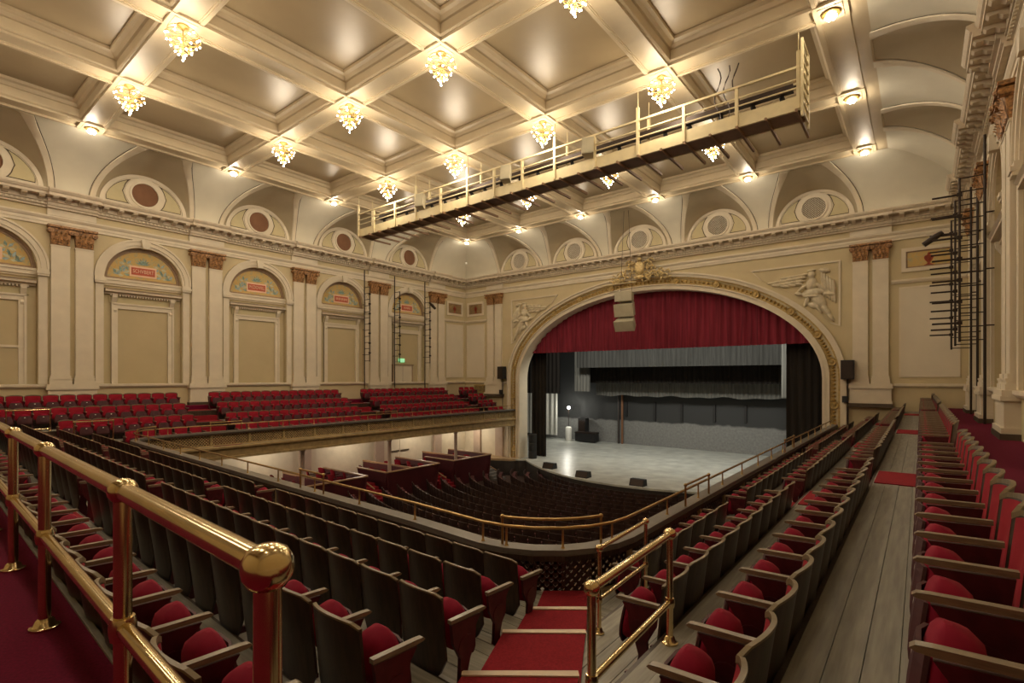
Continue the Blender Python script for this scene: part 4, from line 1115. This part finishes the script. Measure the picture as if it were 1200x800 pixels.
# ================================================================== PROSCENIUM FITTINGS
for k, (z, h, w, t) in enumerate(((6.15,.55,1.0,0),(5.42,.72,1.12,14),(4.62,.62,1.15,30))):
    speaker_box('cluster_speaker', ['upper cream box of the loudspeaker cluster before the red valance', 'middle cream horn cabinet of the loudspeaker cluster before the red valance', 'lowest tilted cream cabinet of the loudspeaker cluster before the red valance'][k],
                (XM-.05+.05*k,27.0-.06*k,z), w, .8, h, 'speaker_cream', (R_(t),0,R_(6)))
hg = thing('cluster_rigging', 'thin steel cables and bar holding the loudspeaker cluster at the arch crown', 'rigging', (XM,27.0,6.45))
for x in (-.35,.35): MB().tube([(XM+x,27.0,6.4),(XM+x*.6,27.0,9.5),(XM+x*.4,27.0,11.12)], .012, 6).build('cable', 'iron', hg)
MB().tube([(XM-1.7,27.0,6.95),(XM+.6,27.0,6.95)], .03, 8).build('bar', 'catwalk', hg)
for x, lab in ((-23.95,'small black loudspeaker on a wall pole beside the arch foot, far gallery side'),(-2.70,'small black loudspeaker on a wall pole beside the arch foot, near gallery side')):
    r = thing('wall_speaker', lab, 'loudspeaker', (x,28.8,-.4))
    put('cabinet', MB().box(-.26,.26,-.2,.2,1.85,2.75).mesh('cabinet', 'black'), r); put('front_grille', MB().box(-.23,.23,-.215,-.2,1.9,2.7).mesh('front_grille', 'iron'), r)
    put('pole', MB().tube([(0,.1,-1.0),(0,.1,1.9)], .03, 8).mesh('pole', 'iron'), r); put('junction_box', MB().box(-.22,.0,-.05,.15,.75,1.05).mesh('junction_box', 'black'), r)
# curtains
def drape(name, label, x0, x1, y, z0, z1, mt, pleat=.30, amp=.07, ragged=0.0):
    m = MB(); n = int((x1-x0)/pleat*6); V = []; F = []
    for i in range(n+1):
        x = x0+(x1-x0)*i/n; yy = y+amp*math.sin(2*PI*x/pleat+.9*math.sin(x*1.7))+.4*amp*math.sin(x*3.1)
        zz = z0+ragged*math.sin(x*2.3)*math.sin(x*.7)
        V += [(x,yy,zz),(x,yy+.015,zz),(x,y+.3*(yy-y),z1)]
    for i in range(n): F += [(3*i,3*i+3,3*i+5,3*i+2),(3*i,3*i+1,3*i+4,3*i+3)]
    return tag(m.add(V, F).build(name, mt, None, 60), label, 'curtain')
drape('valance', 'deep red pleated valance curtain across the top of the stage arch', PX-9.7, PX+9.7, 30.0, 3.3, 7.3, 'curtain', .42, .09)
drape('leg_curtain', 'black leg curtain at the arch side near the ghost light', PX-9.6, -21.5, 31.0, -4.27, 7.3, 'black_drape', .35)
drape('leg_curtain', 'black leg curtain at the arch side beside the near gallery', -5.7, PX+9.6, 31.0, -4.27, 7.3, 'black_drape', .35)
drape('leg_curtain', 'black wing curtain hanging behind the ghost light opening', -27.0, -23.6, 36.0, .2, 8.5, 'black_drape', .35)
drape('leg_curtain', 'grey wing curtain hung high beside the stage borders', -22.9, -21.4, 37.2, .4, 8.5, 'grey_drape_pale', .3)
drape('leg_curtain', 'narrow grey wing curtain edge beside the black leg', -6.8, -6.2, 35.5, .3, 8.5, 'grey_drape_pale', .3)
drape('border_curtain', 'grey pleated border curtain just above the stage opening', -22.0, -4, 36.0, 2.35, 8.5, 'grey_drape', .32, .06)
drape('border_curtain', 'black border curtain between two grey borders', -22.5, -4, 38.5, 1.1, 8.5, 'black_drape', .32, .06)
drape('border_curtain', 'low ragged grey border curtain before the back wall', -22.5, -4, 40.2, 0.0, 8.5, 'grey_drape_pale', .30, .06, .08)
drape('wing_cloth', 'pale lit cloth hanging in the stage wing beyond the black leg', -30.5, -26.9, 40.6, -3.9, 1.6, 'plate', .5, .06)
# ghost light, stage bits
g = thing('ghost_light', 'bare bright ghost light on a tall pole with white base on stage', 'lamp', (-25.4,40.2,-4.27))
put('base', MB().lathe([(0,0),(.30,0),(.30,1.2),(.22,1.3),(.05,1.32)], (0,0,0), 14).mesh('base', 'plate', True), g); put('pole', MB().tube([(0,0,1.3),(0,0,2.95)], .025, 8).mesh('pole', 'iron'), g)
put('bulb', MB().ball((0,0,3.05), .13, 12, 8).mesh('bulb', 'ghost_bulb', True), g); point(g, (0,-.25,3.05), 160, .15, (1,.97,.85))
t = thing('equipment_case', 'low black equipment case on stage beside the ghost light', 'case', (-23.6,40.4,-4.27))
put('case_body', MB().box(-1.0,1.0,-.4,.4,.08,.8).mesh('case_body', 'black'), t); put('case_lid', MB().box(-1.02,1.02,-.42,.42,.8,.92).mesh('case_lid', 'iron'), t)
t = thing('equipment_rack', 'upright black equipment rack behind the low case on stage', 'rack', (-24.3,41.0,-4.27))
put('rack_body', MB().box(-.4,.4,-.3,.3,0,2.1).mesh('rack_body', 'black'), t); put('rack_panel', MB().box(-.33,.33,-.32,-.3,.9,1.9).mesh('rack_panel', 'iron'), t)
t = thing('floor_speaker', 'tall black cylindrical speaker by the black leg at the arch foot', 'loudspeaker', (-21.85,29.75,-4.27))
put('body', MB().lathe([(0,0),(.30,0),(.30,.5),(.27,.52),(.30,.55),(.30,1.1),(.27,1.12),(.30,1.15),(.30,1.75),(0,1.78)], (0,0,0), 16).mesh('body', 'black', True), t)
mon = MB().prism([(-.28,0),(.28,0),(.22,.34),(-.12,.36)], -.4, .4, 'x').mesh('monitor_body', 'black')
mg = MB().add([(-.36,-.275,.05),(.36,-.275,.05),(.36,-.145,.33),(-.36,-.145,.33)], [(0,1,2,3)]).mesh('monitor_grille', 'iron')
for x, ll in ((-18.6,'nearest the ghost light side'),(-15.4,'middle of three'),(-11.9,'nearest the near gallery')):
    r = thing('stage_monitor', 'black wedge monitor at the stage edge, '+ll, 'loudspeaker', (x,25.2+.05*(x-XM)**2+.5,-4.27), 0, 'wedge monitors along the stage edge'); put('monitor_body', mon, r); put('monitor_grille', mg, r)
wl = thing('stage_work_light', 'row of stage work lights hung high just behind the valance', 'work light', (XM,31.6,4.6))
put('light_bar', MB().box(-8,8,-.1,.1,0,.15).mesh('light_bar', 'black'), wl)
for x in (-7,-2.3,2.3,7):
    d = bpy.data.lights.new('work_light', 'AREA'); d.energy = STAGE_W/4; d.color = (1.0,.97,.86); d.size = .8
    put('work_lamp', d, wl, (x,0,-.05), rot=Euler((R_(38),0,0)))

# ================================================================== BOXES under the far gallery
def box_(y0, y1, lab):
    zt = -3.6; zb = zfl((y0+y1)/2)-.02; xf = -22.45; xb = XL+.3; zf = zb+.55
    r = thing('theatre_box', lab, 'theatre box', ((xf+xb)/2,(y0+y1)/2,zb))
    fl = .25
    def wall(p, q, nm='box_panel'):
        a = Vector((p[0],p[1],0)); b = Vector((q[0],q[1],0)); d = (b-a).normalized(); n_ = Vector((d.y,-d.x,0))
        V = [a-n_*fl+Vector((0,0,zb)), b-n_*fl+Vector((0,0,zb)), b+Vector((0,0,zt)), a+Vector((0,0,zt))]
        V += [v-n_*.06 for v in V]
        MB().add(V, [(0,1,2,3),(7,6,5,4),(0,4,5,1),(1,5,6,2),(2,6,7,3),(3,7,4,0)]).build(nm, 'box_red', r)
        MB().bar(a-n_*.03+Vector((0,0,zt+.02)), b-n_*.03+Vector((0,0,zt+.02)), .14, .06).build('cap_rail', 'box_cap', r)
    wall((xb+2.6,y0),(xf,y0)); wall((xf,y0),(xf,y1)); wall((xf,y1),(xb+1.2,y1))
    MB().box(xb,xf-fl,y0+.2,y1-.2,zb,zf).build('box_floor', 'carpet', r)
    ym = (y0+y1)/2
    MB().bar((xb+.4,ym,zt-.05),(xf-.1,ym+.1,zt-.05), .10, .10).build('divider_rail', 'box_cap', r); MB().box(xb+.4,xf-.15,ym-.02,ym+.02,zf,zt-.08).build('divider', 'box_red', r)
    return zf
bc_ = {}
def box_chair(x, y, z, rz, lab, grp):
    if not bc_:
        bc_['seat'] = MB().box(-.24,.24,-.02,.44,.36,.48).mesh('seat', 'velvet')
        b = MB(); b.grid(lambda i, j: (.25*(2*i-1), -.02-.10*j+.05*(2*i-1)**2, .44+.52*j-.05*(2*i-1)**2*j), 6, 4); b.grid(lambda i, j: (.25*(2*i-1), -.08-.10*j+.05*(2*i-1)**2, .44+.52*j-.05*(2*i-1)**2*j), 6, 4)
        bc_['backrest'] = b.mesh('backrest', 'velvet_back', True)
        bc_['leg'] = MB().box(-.02,.02,-.02,.02,0,.37).mesh('leg', 'dark_wood')
        bc_['armrest'] = MB().box(-.03,.03,-.05,.36,.60,.66).mesh('armrest', 'maroon_iron')
    r = thing('box_chair', lab, 'chair', (x,y,z), rz, grp); put('seat', bc_['seat'], r); put('backrest', bc_['backrest'], r)
    for a in (-.2,.2):
        put('armrest', bc_['armrest'], r, (a*1.3,0,0))
        for b in (.02,.38): put('leg', bc_['leg'], r, (a,b,0))
labs = ['dark red theatre box seen past the rear parapet rail, farthest from the stage', 'dark red theatre box between two flights of red stairs', 'dark red theatre box next to the stage apron']
clab = ['red chair inside the theatre box farthest from the stage', 'red chair inside the theatre box between the red stairs', 'red chair inside the theatre box beside the stage']
for k, (a, b) in enumerate(((12.1,16.1),(17.3,21.2),(22.4,25.9))):
    zf = box_(a, b, labs[k])
    for i in range(3):
        for q, off in enumerate((.45, 2.35)):
            y = a+off if q == 0 else a+off
            pos = ', '+('back','middle')[q]+' row, '+('by the parapet','between two chairs','by the wall')[i]; gn = clab[k].replace('red chair','chairs')
            box_chair(-23.4-1.1*i+random.uniform(-.05,.05), y+.2, zf, R_(random.uniform(-25,5)), clab[k]+pos, gn)
            if q == 1: box_chair(-23.4-1.1*i, y+1.0, zf, R_(random.uniform(-25,5)), clab[k]+pos.replace('middle','front'), gn)
# stairs between the boxes
for k, y in enumerate((16.7,21.8,26.4)):
    r = thing('box_stairs', ['red carpeted stairs between the two boxes farther from the stage','red carpeted stairs between the middle box and stage box','red carpeted steps between the stage box and side apron'][k], 'stairs', (-23.6,y,zfl(y)))
    for i in range(5):
        z1 = zfl(y)+.15*(i+1); x1 = -22.0-.32*i
        MB().box(-27.5 if i == 4 else x1-.32,x1,y-.48,y+.48,zfl(y)-.05,z1).build('step', 'stair_carpet' if k < 2 else 'ledge', r)
    MB().bar((-22.0,y-.5,zfl(y)+.75),(-23.6,y-.5,zfl(y)+1.3), .05).build('stair_rail', 'box_cap', r)
# ================================================================== DOORS, SIGNS
d = struct(put('door_1', None, None, (XL,23.1,0))); d.rotation_euler = (0,0,R_(-90))
for s in (-1, 1):
    x0, x1 = sorted((s*.02, s*.80)); lf = put('door_leaf', MB().box(x0,x1,-CREV+.02,-CREV+.09,.06,2.38).mesh('door_leaf', 'ivory_panel'), d)
    put('push_bar', MB().box(x0+.06,x1-.06,-CREV+.09,-CREV+.14,1.18,1.26).mesh('push_bar', 'iron'), lf)
put('door_lintel', MB().box(-.95,.95,-CREV+.02,-CREV+.12,2.38,2.46).box(-.88,-.80,-CREV+.02,-CREV+.11,.06,2.38).box(.80,.88,-CREV+.02,-CREV+.11,.06,2.38).mesh('door_lintel', 'painted_frame'), d)
x = thing('exit_sign', 'small glowing green exit sign above the far gallery double door', 'sign', (XL-CREV+.05,23.0,2.72))
put('housing', MB().box(0,.06,-.24,.24,-.11,.14).mesh('housing', 'exit_green'), x)
d = struct(put('door_2', None, None, (XL,2.9,0))); d.rotation_euler = (0,0,R_(-90))
put('door_leaf', MB().box(-.96,.96,-CREV+.02,-CREV+.07,.06,2.72).mesh('door_leaf', 'panel'), d); put('door_lintel', MB().box(-.98,.98,-CREV+.02,-CREV+.11,2.72,2.82).mesh('door_lintel', 'ivory'), d)
d = struct(put('door_3', None, None, (XL+.05,22.6,0))); d.rotation_euler = (0,0,R_(-90))
for s in (-1, 1):
    x0, x1 = sorted((s*.02, s*.85)); lf = put('door_leaf', MB().box(x0,x1,0,.06,-5.2,-2.2).mesh('door_leaf', 'ivory'), d)
    put('push_bar', MB().box(x0+.06,x1-.06,.06,.12,-3.5,-3.4).mesh('push_bar', 'outline'), lf)
tag(MB().ball((XL+2.0,27.2,9.9), .09, 10, 8).build('ceiling_sensor', 'plate'), 'tiny white round sensor on the cove near the corner', 'sensor')
